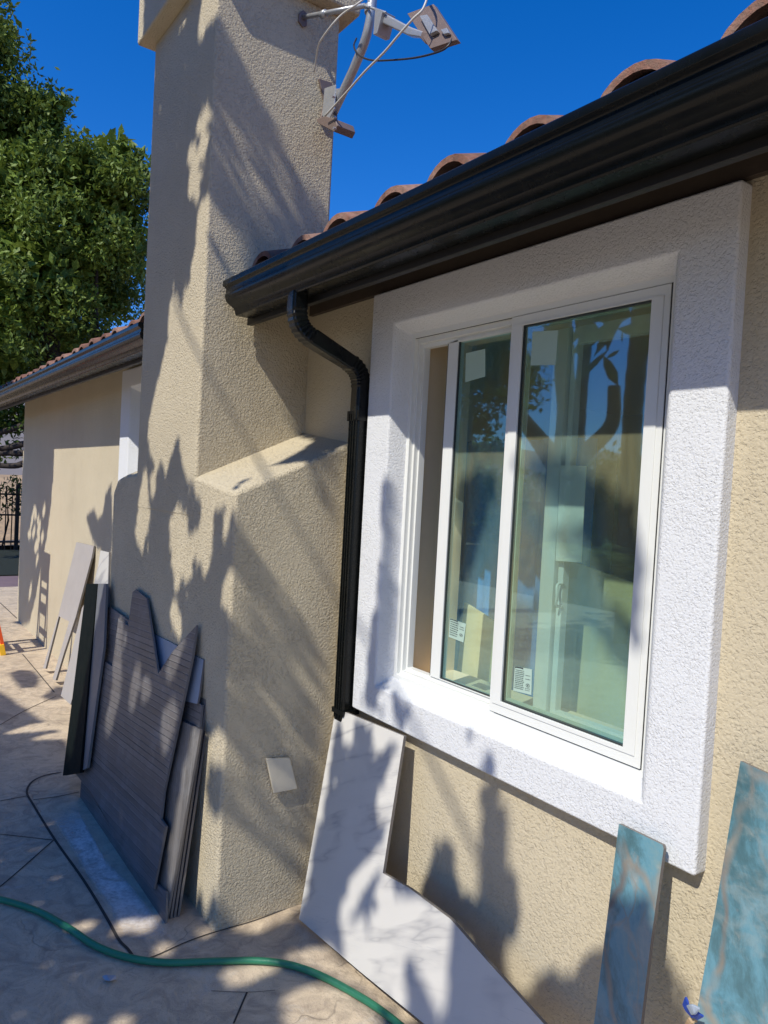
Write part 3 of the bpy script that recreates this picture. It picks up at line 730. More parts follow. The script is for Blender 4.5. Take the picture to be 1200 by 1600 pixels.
# ------------------------------------------------------------------ leaning slabs
def panel(name, poly, y0, m_, th, mat, label, cat, group=None, tilt=0.0, edge=None):
    P = [onY(x, y, y0, m_) for x, y in poly]
    base = min(P, key=lambda p: p[2])
    nrm = np.array([0, 1, -m_]); nrm /= np.linalg.norm(nrm)
    mb = MB(); mb.prism(P, nrm*th)
    o = mb.build(name, mat); 
    if edge:
        o.data.materials.append(edge)
        for i, p in enumerate(o.data.polygons):
            if i >= 2: p.material_index = 1
    return tag(o, label, cat, group)
G_ = 'cut grey tiles stacked against the chimney'
ML = .115
# slab stack in front of the chimney, nearest first
Y0 = -.53
panel('tile_slab', [(117,1208),(152,1027),(175,1041),(185,966),(200,978),(207,925),(212,921),(229,935),(247,1053),(268,1020),(307,977),(300,1028),(280,1125),(256,1237),(251,1280),(259,1292),(240,1390),(203,1350),(158,1265),(142,1238)],
      Y0, ML, .009, M_strip, 'large ribbed grey tile offcut with two jagged spikes, frontmost of the stack by the chimney', 'tile', G_, edge=M_edge)
panel('tile_slab', [(123,1268),(127,1218),(142,1240),(200,1340),(260,1395),(258,1447),(207,1380),(198,1380),(150,1318),(133,1290)], Y0+.012, ML, .009, M_strip,
      'ribbed grey tile whose lower edge shows beneath the spiked front tile', 'tile', G_, edge=M_edge)
panel('tile_slab', [(158,1040),(161,962),(170,948),(178,953),(199,968),(230,1000),(230,1060),(170,1060)], Y0+.013, ML, .009, M_strip,
      'grey tile offcut peeking out at upper left behind the spiked front tile', 'tile', G_, edge=M_edge)
panel('tile_slab', [(207,1380),(255,1200),(283,1126),(313,1140),(300,1215),(258,1447)], Y0+.024, ML, .009, M_wood,
      'wood look grey tile with vertical grain at the right of the stack', 'tile', G_, edge=M_edge)
panel('tile_slab', [(230,1300),(270,1150),(288,1086),(315,1102),(312,1135),(264,1446),(230,1400)], Y0+.037, ML, .009, M_strip,
      'dark ribbed tile standing just behind the wood look tile', 'tile', G_, edge=M_edge)
panel('tile_slab', [(240,1300),(275,1150),(292,1080),(322,1093),(270,1444),(240,1400)], Y0+.052, ML, .009, M_wood,
      'grey tile fifth from the front of the stack with only its edge showing', 'tile', G_, edge=M_edge)
panel('tile_slab', [(250,1300),(280,1150),(296,1078),(328,1095),(276,1442),(250,1400)], Y0+.066, ML, .009, M_strip,
      'grey tile nearest the chimney at the back of the stack', 'tile', G_, edge=M_edge)
panel('tile_slab', [(236,984),(240,990),(277,1009),(270,1040),(250,1100),(238,1080)], Y0+.030, ML, .008, M_backtile,
      'pale bluish tile piece showing in the notch between the two spikes', 'tile', edge=M_edge)
panel('tile_slab', [(300,1022),(304,1024),(318,1031),(311,1084),(308,1100),(288,1095)], Y0+.03, ML, .008, M_backtile,
      'pale bluish tile piece poking up right of the taller spike', 'tile', edge=M_edge)
panel('dark_slab', [(98,1212),(135,912),(152,912),(125,1207)], -.575, .14, .02, M_slate, 'dark green almost black slab strip left of the tile stack', 'slab')
panel('grey_slab', [(124,1206),(152,912),(166,912),(162,1010),(136,1200)], -.560, .13, .012, M_greyslab, 'narrow grey slab between the dark slab and the tile stack', 'slab', edge=M_edge)
panel('marble_offcut', [(140,960),(148,905),(153,885),(157,860),(170,863),(168,960)], -.45, .05, .012, M_marble, 'small veined marble offcut rising behind the dark slab', 'slab', edge=M_edge)
panel('pale_slab', [(95,1087),(112,1020),(128,950),(140,930),(140,1000),(110,1101)], -.42, .22, .014, M_paletile, 'pale grey slab leaning on the wall behind the dark slab', 'slab', edge=M_edge)
panel('notched_slab', [(67,1044),(91,962),(119.5,847),(146.5,853),(143,872),(118,965),(100,1020),(87,1063),(82,1061),(104,985),(108,971),(92,963),(71,1045)], -.20, .165, .014, M_paletile,
      'pale grey slab cut into two long legs, leaning on the sunlit far wall', 'slab', edge=M_edge)
panel('marble_slab', [(467,1436),(524,1110),(528,1108),(631,1150),(598,1364),(640,1388),(704,1436),(760,1500),(850,1600),(905,1665),(742,1665),(640,1581),(560,1516)], -.092, .16, .012, M_marble,
      'white grey veined marble slab cut in an L shape, leaning under the window', 'slab', edge=M_edge)
panel('blue_slab', [(967,1287),(1035,1320),(1037,1326),(1017,1470),(1000,1610),(990,1700),(915,1700),(928,1600),(943,1480)], -.13, .18, .012, M_blue,
      'narrow blue green stone strip leaning against the window surround corner', 'slab', edge=M_edge)
panel('blue_slab', [(1157,1189),(1330,1270),(1290,1750),(1066,1750),(1085,1600),(1118,1420)], -.12, .15, .012, M_blue,
      'wide blue green stone slab at the right edge of the view', 'slab', edge=M_edge)

# scrap near the blue slab
m = MB(); c = onY(1079, 1580, -.06)
m.sweep(smoothpath([onY(1070, 1564, -.06), onY(1075, 1575, -.07), onY(1083, 1583, -.08), onY(1094, 1590, -.07)], 4), rrect(.022, .005, .002), up=(0, 1, 0))
tp = m.build('plastic_tape', simple('blue_plastic', (.02, .06, .35), .35)); tag(tp, 'crumpled blue tape roll scrap beside the wide blue slab', 'scrap')
sub(MB().sweep(smoothpath([onY(1078, 1578, -.085), onY(1084, 1577, -.09), onY(1090, 1579, -.085)], 3), rrect(.018, .006, .002), up=(0, 1, 0)), 'white_patch', M_backtile, tp)
sub(MB().sweep(smoothpath([onY(1074, 1604, -.06), onY(1080, 1594, -.07), onY(1088, 1592, -.06)], 3), rrect(.012, .008, .002), up=(0, 1, 0)), 'orange_end', M_card, tp)
m = MB(); cc = onZ(170, 1528)
P = [onZ(*p, .006+.006*(i % 2)) for i, p in enumerate(((160, 1526), (166, 1524), (175, 1527), (181, 1525), (182, 1530), (172, 1533), (164, 1532)))]
m.prism(P, (0, 0, .002)); tag(m.build('plastic_wrapper', simple('clear_wrapper', (.34, .35, .40), .3)), 'small crumpled bluish wrapper lying on the shaded concrete', 'litter')

# hose
hpts = [(-60, 1396), (0, 1405), (60, 1424), (110, 1452), (150, 1478), (200, 1496), (260, 1504), (330, 1502), (400, 1501), (450, 1507), (500, 1524), (560, 1556), (610, 1590), (680, 1650)]
hose = MB().tube(smoothpath([onZ(x, y, .014) for x, y in hpts], 8), .0115, 14).build('garden_hose', M_hose, smooth=True)
tag(hose, 'green garden hose snaking across the concrete patio', 'hose')

# ladder
lad = empty('step_ladder', (-7.4, -.6, 0)); tag(lad, 'orange step ladder with yellow feet on the sunlit patio by the far wall', 'ladder')
tx0, tx1, ty, tz = -7.44, -7.14, -.80, 1.66
feet = {'r': ((-7.60, -.38), (-7.22, -.38)), 'f': ((-7.62, -1.22), (-7.20, -1.22))}
for k, (a, b) in feet.items():
    yt = ty+(.04 if k == 'r' else -.04)
    for (fx, fy), tx in ((a, tx0), (b, tx1)):
        MB().sweep([(fx, fy, .06), (tx, yt, tz)], rrect(.055 if k == 'f' else .03, .028, .004), up=(0, 1, 0)).build('rail', M_orange, lad, bevel=.001)
        d = (np.array([tx, yt, tz])-np.array([fx, fy, 0])); d /= np.linalg.norm(d); f0 = np.array([fx, fy, .0])
        MB().sweep([f0+d*.002, f0+d*.10], rrect(.05, .045, .005), up=(0, 1, 0)).build('foot', M_yellow, lad, bevel=.002)
for i in range(1, 6):
    t = i/6; 
    for k in ('f', 'r'):
        if k == 'r' and i % 2 == 0: continue
        (ax, ay), (bx, by) = feet[k]; yt = ty
        z = t*tz; x0 = ax*(1-t)+tx0*t; x1 = bx*(1-t)+tx1*t; yy = ay*(1-t)+yt*t
        if k == 'f': MB().box(x0, x1, yy-.04, yy+.04, z-.012, z+.012).build('step', M_alu, lad, bevel=.002)
        else: MB().box(x0, x1, yy-.012, yy+.012, z-.02, z+.02).build('brace', M_alu, lad, bevel=.002)
MB().box(tx0-.03, tx1+.03, ty-.09, ty+.10, tz, tz+.07).build('top_cap', M_orange, lad, bevel=.01)

# ------------------------------------------------------------------ fence and background left
fe = empty('iron_fence', (-16.6, 0, 0)); tag(fe, 'black iron picket fence beyond the shaded lawn left of the house', 'fence')
m = MB()
for i in range(110):
    yy = -6+i*.115; m.box(-16.61, -16.59, yy, yy+.02, 0, 1.25)
m.build('pickets', M_iron, fe)
m = MB()
for z in (.15, .7, 1.12): m.box(-16.625, -16.575, -6, 6.6, z, z+.035)
m.build('rails', M_iron, fe)
for yy in (-6, -3.6, -1.2, 1.2, 3.6, 6.0): MB().box(-16.64, -16.56, yy, yy+.07, 0, 1.35).build('post', M_iron, fe)

# leaves ---------------------------------------------------------------
def leafmesh(name, centers, sizes, mat, parent, aspect=.42, droop=.25, normal=None):
    N = len(centers); c = np.array(centers)
    d = rng.normal(size=(N, 3)); d[:, 2] -= droop; d /= np.linalg.norm(d, axis=1)[:, None]
    e = rng.normal(size=(N, 3)); e[:, 2] *= .5
    e -= (e*d).sum(1)[:, None]*d; e /= np.linalg.norm(e, axis=1)[:, None]
    nrm = np.cross(d, e)
    L = np.array(sizes)[:, None]; Wd = L*aspect
    v = np.stack([c-d*L*.5, c+e*Wd*.5+nrm*L*.06, c+d*L*.5, c-e*Wd*.5+nrm*L*.06], axis=1).reshape(-1, 3)
    me = bpy.data.meshes.new(name); me.vertices.add(4*N); me.vertices.foreach_set('co', v.ravel())
    idx = np.arange(N)*4
    f = np.stack([idx, idx+1, idx+2, idx, idx+2, idx+3], axis=1).reshape(-1)
    me.loops.add(len(f)); me.loops.foreach_set('vertex_index', f); me.polygons.add(2*N)
    me.polygons.foreach_set('loop_start', np.arange(2*N)*3); me.polygons.foreach_set('loop_total', np.full(2*N, 3))
    me.update(calc_edges=True); me.validate(); me.materials.append(mat)
    o = bpy.data.objects.new(name, me); col.objects.link(o); o.parent = parent
    if parent is not None: o.matrix_parent_inverse = Matrix.Translation(-Vector(parent.location))
    return o
def clumps(blobs, n_clump, per, csize):
    vol = np.array([b[1]**2 for b in blobs]); vol = vol/vol.sum(); out = []
    for _ in range(n_clump):
        b = blobs[rng.choice(len(blobs), p=vol)]
        d = rng.normal(size=3); d /= np.linalg.norm(d); r = b[1]*rng.uniform(.45, 1.08)
        cc = np.array(b[0])+d*r*np.array([1, 1, .95])
        q = np.clip(rng.normal(size=(per, 3)), -1.5, 1.5)*csize*rng.uniform(.6, 1.2); q[:, 2] *= .7
        out.append(cc+q)
    return np.concatenate(out)

# big tree behind the house at left
tr = empty('leafy_tree', (-14.2, 2.6, 0)); tag(tr, 'large dense dark green tree standing beyond the left end of the house', 'tree')
DD = 13.0; s_ = DD/FPX
bl = [((-110, 60), 135), ((-75, 160), 130), ((20, 235), 115), ((60, 300), 120), ((120, 290), 85), ((190, 252), 38), ((160, 345), 95), ((175, 400), 90), ((40, 420), 140), ((-60, 330), 160),
      ((150, 460), 75), ((-20, 540), 120), ((80, 520), 100), ((-150, 480), 160), ((-10, 60), 38), ((60, 180), 48)]
blobs = [(atD(x, y, DD+random.uniform(-.6, 1.4)), r*s_*.93) for (x, y), r in bl]
C1 = clumps(blobs, 460, 250, .25)
bl2 = [((-20, 640), 48), ((25, 650), 34), ((-60, 700), 50), ((20, 705), 16)]
blobs2 = [(atD(x, y, DD-.3), r*s_) for (x, y), r in bl2]
C2 = clumps(blobs2, 110, 30, .12)
CC = np.concatenate([C1, C2])
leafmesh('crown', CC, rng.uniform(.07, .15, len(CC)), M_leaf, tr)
inner = [(c, r*.42) for c, r in blobs]
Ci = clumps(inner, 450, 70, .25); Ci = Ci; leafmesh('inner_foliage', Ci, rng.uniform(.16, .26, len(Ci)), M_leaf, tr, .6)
m = MB(); base = np.array([-14.2, 2.6, 0.]); fork = np.array([-14.1, 2.3, 1.9])
m.tube(smoothpath([base, base*.5+fork*.5+np.array([.05, 0, 0]), fork], 5), .26, 12, scales=None)
for (x, y) in ((-60, 160), (60, 260), (150, 400), (30, 480), (-120, 430)):
    e = atD(x, y, DD); mid = (fork+e)/2+rng.normal(size=3)*.25
    p = smoothpath([fork-np.array([0, 0, .2]), mid, e], 6); m.tube(p, .12, 8, scales=list(np.linspace(1.2, .25, len(p))))
for pts in ([(120, 640), (45, 662), (0, 676), (-80, 700)], [(150, 675), (45, 692), (10, 700), (-60, 705)], [(150, 690), (45, 707), (10, 708), (-60, 712)], [(120, 700), (44, 722), (15, 728), (-50, 722)]):
    p = smoothpath([atD(x, y, DD-.5) for x, y in pts], 5); m.tube(p, .055, 8, scales=list(np.linspace(1.2, .7, len(p))))
m.build('trunk', M_bark, tr, smooth=True)
# hedge plants on the fence
hb = empty('shrub', (-16.9, .6, 0)); tag(hb, 'dark leafy shrub growing through the iron fence left of the house', 'shrub')
hc = rng.uniform(size=(3200, 3))*np.array([.45, 6.0, .75])+np.array([-16.95, -2.6, .78]); hc[:, 2] += .12*np.sin(hc[:, 1]*5)+.1*np.sin(hc[:, 1]*13)
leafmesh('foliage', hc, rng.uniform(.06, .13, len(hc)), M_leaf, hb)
for yy in (-2, -1, 0, 1, 2, 3): MB().tube([(-16.8, yy, -.02), (-16.75, yy+.1, .6), (-16.8, yy+.05, 1.3)], .02, 6).build('stem', M_bark, hb)

# ------------------------------------------------------------------ the tree behind the viewer whose leaves shade the house
YC = -4.0; SX, SZ = .30, 1.20
def uw(P): t = P[1]-YC; return (P[0]+SX*t, P[2]+SZ*t)
def pYs(poly, Yp, m_=0.0): return [uw(onY(x, y, Yp, m_)) for x, y in poly]
def pXs(poly, X): return [uw(onX(x, y, X)) for x, y in poly]
def pZs(poly, Z=0.0): return [uw(onZ(x, y, Z)) for x, y in poly]
def ell(x, y, rx, ry, a=0, n=12): 
    return [(x+rx*math.cos(t)*math.cos(a)-ry*math.sin(t)*math.sin(a), y+rx*math.cos(t)*math.sin(a)+ry*math.sin(t)*math.cos(a)) for t in np.linspace(0, 2*math.pi, n, endpoint=False)]
regions = []     # (polygon in u,w ; 1 shade, 0 light)
def shade(p): regions.append((np.array(p), 1))
def lit(p): regions.append((np.array(p), 0))
def thin(p): regions.append((np.array(p), 2))
# ground: everything shaded from the camera side up to the far sunlit patch
shade([uw(p) for p in ((-6.6, -.66, 0), (-5.0, -.384, 0), (-4.0, -.384, 0), (-2.465, -.384, 0), (-2.465, 0, 0), (-1.55, 0, 0), (-1.75, -1.3, 0), (-5.6, -1.3, 0))])
for p in ([(180,1457),(193,1443),(240,1440),(230,1453),(200,1452)], ell(312,1457,19,6,.1), ell(255,1485,9,6), [(340,1535),(355,1520),(400,1508),(430,1510),(400,1525),(365,1540)],
          [(375,1450),(437,1425),(462,1416),(440,1432),(396,1454)], [(450,1496),(483,1487),(521,1483),(567,1517),(617,1570),(600,1575),(560,1540),(500,1510)],
          [(450,1558),(500,1542),(542,1550),(583,1583),(590,1640),(450,1640)], [(118,1447),(143,1441),(130,1452)], [(11,1146),(45,1134),(105,1126),(105,1137),(60,1142)], [(51,1156),(82,1146),(105,1148),(100,1153)],
          ell(190,1598,14,6), ell(120,1600,10,5)):
    lit(pZs(p))
shade(pZs([(11,1052),(30,1046),(57,1048),(66,1062),(58,1075),(30,1077)])); shade(pZs([(60,1090),(90,1070),(110,1075),(110,1092),(80,1096)]))
# chimney front
Yf = -.384
shade([uw(p) for p in ((-4.03, Yf, 0), (-4.0, Yf, 1.66), (-3.62, Yf, 1.72), (-3.62, Yf, 4.1), (-2.85, Yf, 4.1), (-2.85, Yf, 1.66), (-2.465, Yf, 1.62), (-2.465, Yf, 0))])
for p in ([(322,-20),(312,50),(312,63),(328,30),(338,17),(340,-20)], ell(323,184,6,7), ell(314,200,6,8), [(318,205),(326,208),(322,235),(315,252),(310,235)], ell(303,247,7,18),
          [(297,270),(313,270),(308,312),(304,298),(296,308)], [(314,322),(328,318),(322,360),(319,390),(311,405),(308,390),(310,350)], ell(289,18,3,14),
          [(273,458),(268,484),(265,527),(255,575),(246,607),(238,640),(233,683),(238,710),(246,730),(253,713),(260,737),(266,715),(275,680),(283,683),(287,723),(293,750),(303,748),(318,752),(318,460),(309,448),(300,443),(289,460),(287,503),(280,480)],
          [(303,745),(335,762),(331,815),(330,850),(325,880),(319,897),(316,880),(312,877),(300,860),(295,842),(310,828),(317,805),(315,785),(306,765)],
          [(229,735),(223,760),(217,800),(213,834),(222,857),(228,832),(233,808),(231,770)], [(245,731),(240,770),(235,777),(239,745)],
          [(275,798),(268,810),(269,855),(272,892),(275,925),(281,905),(288,870),(297,881),(296,900),(290,905),(285,895),(300,890),(296,868),(292,842),(293,813),(283,800)],
          [(272,940),(266,964),(279,994),(283,982),(281,960)], [(357,764),(371,764),(364,792),(354,800)], ell(353,815,2.5,18), [(361,892),(351,911),(348,939),(357,956),(362,940),(364,900)],
          ell(340,1167,12,19), [(316,1268),(342,1288),(340,1367),(335,1383),(320,1420),(312,1383),(315,1317)]):
    lit(pYs(p, Yf))
# tiles leaning on it
for p in ([(185,960),(197,1000),(187,1027),(192,1060),(183,1100),(170,1148),(166,1133),(177,1067),(181,1013)], ell(211,1073,5,36,.15), ell(228,1077,6,15), [(277,1007),(288,998),(273,1047),(266,1065),(260,1050)],
          [(268,1098),(278,1113),(255,1182),(254,1120)], [(296,1130),(307,1146),(294,1193),(287,1283),(267,1350),(257,1382),(260,1317),(273,1250),(283,1200)]):
    lit(pYs(p, Y0, ML))
# upper side of the shaft
def yz(X, *q): return [uw((X, a, b)) for a, b in q]
thin([uw((-2.85, -.384, 1.66)), uw((-2.85, -.384, 4.1)), uw((-2.85, .30, 4.1)), uw((-2.85, .30, 1.75))])
for p in ([(338,-60),(395,-60),(400,27),(440,53),(500,77),(560,95),(560,380),(520,345),(505,314),(440,197),(342,16)], [(328,318),(350,353),(374,405),(352,425),(343,385)], [(317,560),(353,643),(392,720),(312,752)]):
    lit(pXs(p, -2.85))
shade([uw(p) for p in ((-2.85, -.384, 1.66), (-2.465, -.384, 1.62), (-2.465, .1, 1.84), (-2.85, .1, 1.88))])
for p in ([(308,748),(330,765),(352,755),(405,728),(455,706),(482,690),(490,676),(455,674),(390,700)], [(352,775),(372,778),(410,760),(455,740),(470,712),(425,722),(392,738),(358,760)]): lit(pYs(p, -.384-1.65/.45, 1/.45))
shade([uw(p) for p in ((-2.9, .104, 1.80), (-2.40, .104, 1.80), (-2.40, .104, 2.45), (-2.9, .104, 2.45))])
# lower side
thin([uw((-2.465, -.384, 0)), uw((-2.465, -.384, 1.62)), uw((-2.465, .104, 1.84)), uw((-2.465, .104, 0))])
for p in ([(410,750),(437,732),(447,743),(487,797),(545,855),(540,905),(500,862),(460,817),(417,768)], [(397,797),(453,833),(500,887),(545,925),(536,1070),(487,977),(443,907),(400,812)],
          [(346,1294),(433,1350),(474,1396),(440,1425),(424,1402),(404,1365),(396,1372),(412,1405),(420,1432),(371,1446),(340,1385)]):
    lit(pXs(p, -2.465))
# wall, surround and glass
W0 = yw(0.0); F0 = yw(T)
for p in ([(593,740),(613,735),(604,1070),(640,1090),(600,1125),(560,1104),(567,1050),(583,933),(592,850)], [(620,1087),(662,1093),(640,1127),(632,1155),(608,1120)],
          [(721,1121),(744,1137),(733,1206),(724,1183)], [(767,1148),(776,1183),(774,1227),(744,1210),(754,1175)], [(568,640),(578,640),(574,690),(566,700)], [(584,640),(590,640),(586,700),(582,690)]):
    shade(pYs(p, F0))
lit(pYs([(592,1080),(608,1082),(610,1112),(600,1108)], F0))
for p in ([(742,1212),(779,1230),(775,1267),(779,1288),(800,1256),(801,1308),(791,1337),(817,1375),(821,1431),(814,1469),(825,1495),(832,1517),(881,1506),(907,1491),(937,1465),(960,1440),(1035,1442),(1050,1495),(1069,1529),(1086,1560),(1100,1700),(700,1700),(600,1480),(654,1392),(667,1350),(671,1317),(692,1304),(712,1312),(715,1350),(725,1387),(745,1400),(750,1330)],):
    shade(pYs(p, W0))
lit(pYs(ell(812,1512,17,34,-.2), W0)); lit(pYs([(700,1640),(690,1450),(735,1440),(760,1500),(775,1600)], W0)) if False else None
# marble slab
shade(pYs([(467,1440),(527,1108),(631,1150),(598,1364),(704,1436),(850,1600),(900,1700),(740,1700)], -.092, .16))
for p in ([(531,1122),(552,1124),(549,1160),(542,1158)], [(583,1143),(606,1148),(589,1177)], [(626,1165),(612,1267),(591,1281),(600,1238)], [(600,1315),(598,1342),(567,1383),(542,1433),(528,1463),(537,1417),(554,1375),(583,1342)],
          [(595,1365),(613,1383),(604,1408),(587,1413)], [(579,1429),(604,1412),(642,1404),(700,1430),(694,1475),(693,1508),(701,1550),(692,1586),(667,1537),(648,1496),(637,1488),(629,1496),(627,1537),(622,1600),(604,1542),(583,1483)],
          [(558,1437),(567,1440),(603,1542),(596,1545),(537,1487),(542,1465)]):
    lit(pYs(p, -.092, .16))
shade(pYs([(1035,1460),(940,1460),(945,1400),(1000,1392),(1030,1400)], -.05))
# frames and glass
for p in ([(809,734),(847,761),(874,799),(911,852),(938,928),(981,1010),(1012,1050),(1018,870),(1000,790),(960,750),(900,715),(850,700)], [(985,860),(1014,850),(1008,1045),(985,1040)], [(702,713),(771,708),(777,734),(766,777),(750,820),(723,928),(710,981),(699,928),(702,820)], [(795,700),(815,690),(812,760),(795,780)]):
    shade(pYs(p, yw(.03)))
# far wall
for p in ([(45,600),(86,690),(84,740),(80,790),(76,825),(70,860),(62,900),(56,935),(46,975),(28,985),(30,800)], [(133,806),(146,792),(153,806),(160,800),(164,770),(175,752),(178,860),(166,875),(145,850)]):
    shade(pYs(p, 0.0))
for q in range(26):
    x, y = random.uniform(44, 78), random.uniform(790, 950); 
    if x < 78-(y-790)*.18: lit(pYs(ell(x, y, random.uniform(1, 2.2), random.uniform(5, 13), .15, 8), 0.0))

G = .02; U0, U1, V0, V1 = -9.6, 1.2, 2.0, 8.7
NU, NV = int((U1-U0)/G), int((V1-V0)/G)
grid = np.zeros((NV, NU), np.int8)
cu, cv = np.meshgrid(U0+(np.arange(NU)+.5)*G, V0+(np.arange(NV)+.5)*G)
def inside(poly, x, y):
    res = np.zeros(x.shape, bool); n = len(poly); jx = n-1
    for i in range(n):
        xi, yi = poly[i]; xj, yj = poly[jx]
        c = ((yi > y) != (yj > y)) & (x < (xj-xi)*(y-yi)/((yj-yi) or 1e-9)+xi); res ^= c; jx = i
    return res
for poly, val in regions:
    mn, mx = poly.min(0), poly.max(0)
    i0, i1 = max(0, int((mn[0]-U0)/G)-1), min(NU, int((mx[0]-U0)/G)+2); j0, j1 = max(0, int((mn[1]-V0)/G)-1), min(NV, int((mx[1]-V0)/G)+2)
    if i1 <= i0 or j1 <= j0: continue
    sub_ = inside(poly, cu[j0:j1, i0:i1], cv[j0:j1, i0:i1]); grid[j0:j1, i0:i1][sub_] = val
tg0 = grid > 0; nb = tg0.copy()
nb[1:] &= tg0[:-1]; nb[:-1] &= tg0[1:]; nb[:, 1:] &= tg0[:, :-1]; nb[:, :-1] &= tg0[:, 1:]
target = nb; thinmask = grid == 2; covered = np.zeros_like(target)
leafV = []; leafF = []
def leafpoly(u, w, L, a, wd):
    # outline in (u,w), long axis mostly vertical
    d = np.array([math.sin(a), math.cos(a)]); e = np.array([d[1], -d[0]]); c = np.array([u, w])
    return np.array([c-d*L*.5, c-d*L*.15+e*wd*.5, c+d*L*.2+e*wd*.42, c+d*L*.5, c+d*L*.2-e*wd*.42, c-d*L*.15-e*wd*.5])
order = [(.34, .12), (.26, .09), (.20, .07), (.14, .05), (.10, .04), (.07, .035), (.05, .03)]
for L, wd in order:
    for attempt in range(5):
        js, is_ = np.nonzero(target & ~covered)
        if len(js) == 0: break
        perm = rng.permutation(len(js))[:6000]
        for k in perm:
            jj, ii = js[k], is_[k]
            if covered[jj, ii]: continue
            if thinmask[jj, ii] and (L > .075 or random.random() < .48):
                if L < .075: covered[jj, ii] = True
                continue
            u = U0+(ii+.5)*G; w_ = V0+(jj+.5)*G
            lp = leafpoly(u, w_, L, rng.normal()*.45, wd)
            r = int(L/2/G)+2; a0, a1, b0, b1 = max(0, ii-r), min(NU, ii+r+1), max(0, jj-r), min(NV, jj+r+1)
            ins = inside(lp, cu[b0:b1, a0:a1], cv[b0:b1, a0:a1])
            if not ins.any(): ins = (np.abs(cu[b0:b1, a0:a1]-u) < G/2) & (np.abs(cv[b0:b1, a0:a1]-w_) < G/2)
            tg = target[b0:b1, a0:a1]
            tol = .0 if L > .1 else (.12 if L > .06 else .35)
            if (ins & ~tg).sum() > tol*ins.sum(): continue
            covered[b0:b1, a0:a1] |= ins
            t0 = rng.normal()*.24 - 1.35*min(1, max(0, (w_-4.8)/.5)); sl_ = rng.normal(size=2)*.5
            n0 = len(leafV)
            for q in lp:
                tt = t0+sl_[0]*(q[0]-u)+sl_[1]*(q[1]-w_)
                leafV.append((q[0]+SX*tt, YC-tt, q[1]+SZ*tt))
            leafF.append(tuple(range(n0, n0+6)))
print('shade leaves', len(leafF), 'uncovered', int((target & ~covered).sum()), 'of', int(target.sum()))
st_ = empty('shade_tree', (-.35, -4.0, 0)); tag(st_, 'drooping leafy tree behind the viewer that shades the chimney and patio', 'tree')
me = bpy.data.meshes.new('crown'); me.from_pydata(leafV, [], leafF); me.materials.append(M_leaf2)
o = bpy.data.objects.new('crown', me); col.objects.link(o); o.parent = st_; o.matrix_parent_inverse = Matrix.Translation(-Vector(st_.location))
def limb(pts, r0, r1, m):       # points in (u,w,t)
    P = smoothpath([(u+SX*t, YC-t, w_+SZ*t) for u, w_, t in pts], 5); m.tube(P, r0, 9, scales=list(np.linspace(1, r1/r0, len(P))))
m = MB()
limb([(-.32, -.02, 0.02), (-.33, 2.5, 0.0), (-.30, 4.6, .05), (-.33, 5.6, .1)], .085, .06, m)
limb([(-.33, 5.4, .1), (-.9, 5.9, .1), (-1.45, 6.25, .1), (-2.2, 6.9, 0), (-2.4, 7.8, 0)], .010, .006, m)
limb([(-.33, 4.4, .0), (-1.0, 4.2, .1), (-2.2, 4.3, .1), (-3.6, 4.1, .1)], .045, .02, m)
limb([(-2.2, 4.3, .1), (-2.5, 5.2, .1), (-2.7, 6.3, 0), (-2.3, 7.4, 0)], .010, .006, m)
m.build('trunk', M_bark, st_, smooth=True)

# ------------------------------------------------------------------ garden across the patio (seen mirrored in the window)
def mir(x, y, Yd, Yg=.03):        # point of the real world at Y=Yd which the glass at Yg mirrors at pixel x,y
    p = onY(x, y, 2*Yg-Yd); return np.array([p[0], Yd, p[2]])
def palm_trunk(x, ytop, Yd, r, name, label):
    a = mir(x, ytop, Yd); e = empty(name, (a[0], Yd, 0)); tag(e, label, 'palm', 'palms across the patio')
    z1 = a[2]+3.0; N = 40; sc = [1+.07*(i % 2) for i in range(N)]
    m = MB(); m.tube([(a[0]+.03*math.sin(i*.3), Yd, z1*i/(N-1)) for i in range(N)], r, 14, scales=sc, up=(0, 1, 0)); m.build('trunk', M_bark, e, smooth=False)
    f = MB(); 
    for k in range(26):
        az = 2*math.pi*k/26*2.4; L = random.uniform(1.3, 1.9); el = random.uniform(-.7, .8)
        pts = []
        for t in np.linspace(0, 1, 7):
            rr = L*t*math.cos(el*.5); zz = z1+L*t*math.sin(el)-.9*t*t*L*.6
            pts.append(np.array([a[0]+rr*math.cos(az), Yd+rr*math.sin(az), zz]))
        for i in range(1, 7):
            c = pts[i]; tdir = pts[i]-pts[i-1]; side = np.array([-math.sin(az), math.cos(az), 0])
            for s in (-1, 1):
                for q in (0, .33, .66):
                    b0 = c-tdir*q; tip = b0+side*s*.38*(1-.5*i/7)+tdir*.9-np.array([0, 0, .18]); wv = tdir*.12
                    f.add([b0-wv, b0+wv, tip], [(0, 1, 2)])
    f.build('fronds', M_leaf2, e)
palm_trunk(908, 470, -10.5, .13, 'palm_tree', 'stout palm trunk mirrored left in the large window pane')
palm_trunk(992, 470, -11.5, .20, 'palm_tree', 'shaggy thick palm trunk mirrored at the right of the large pane')
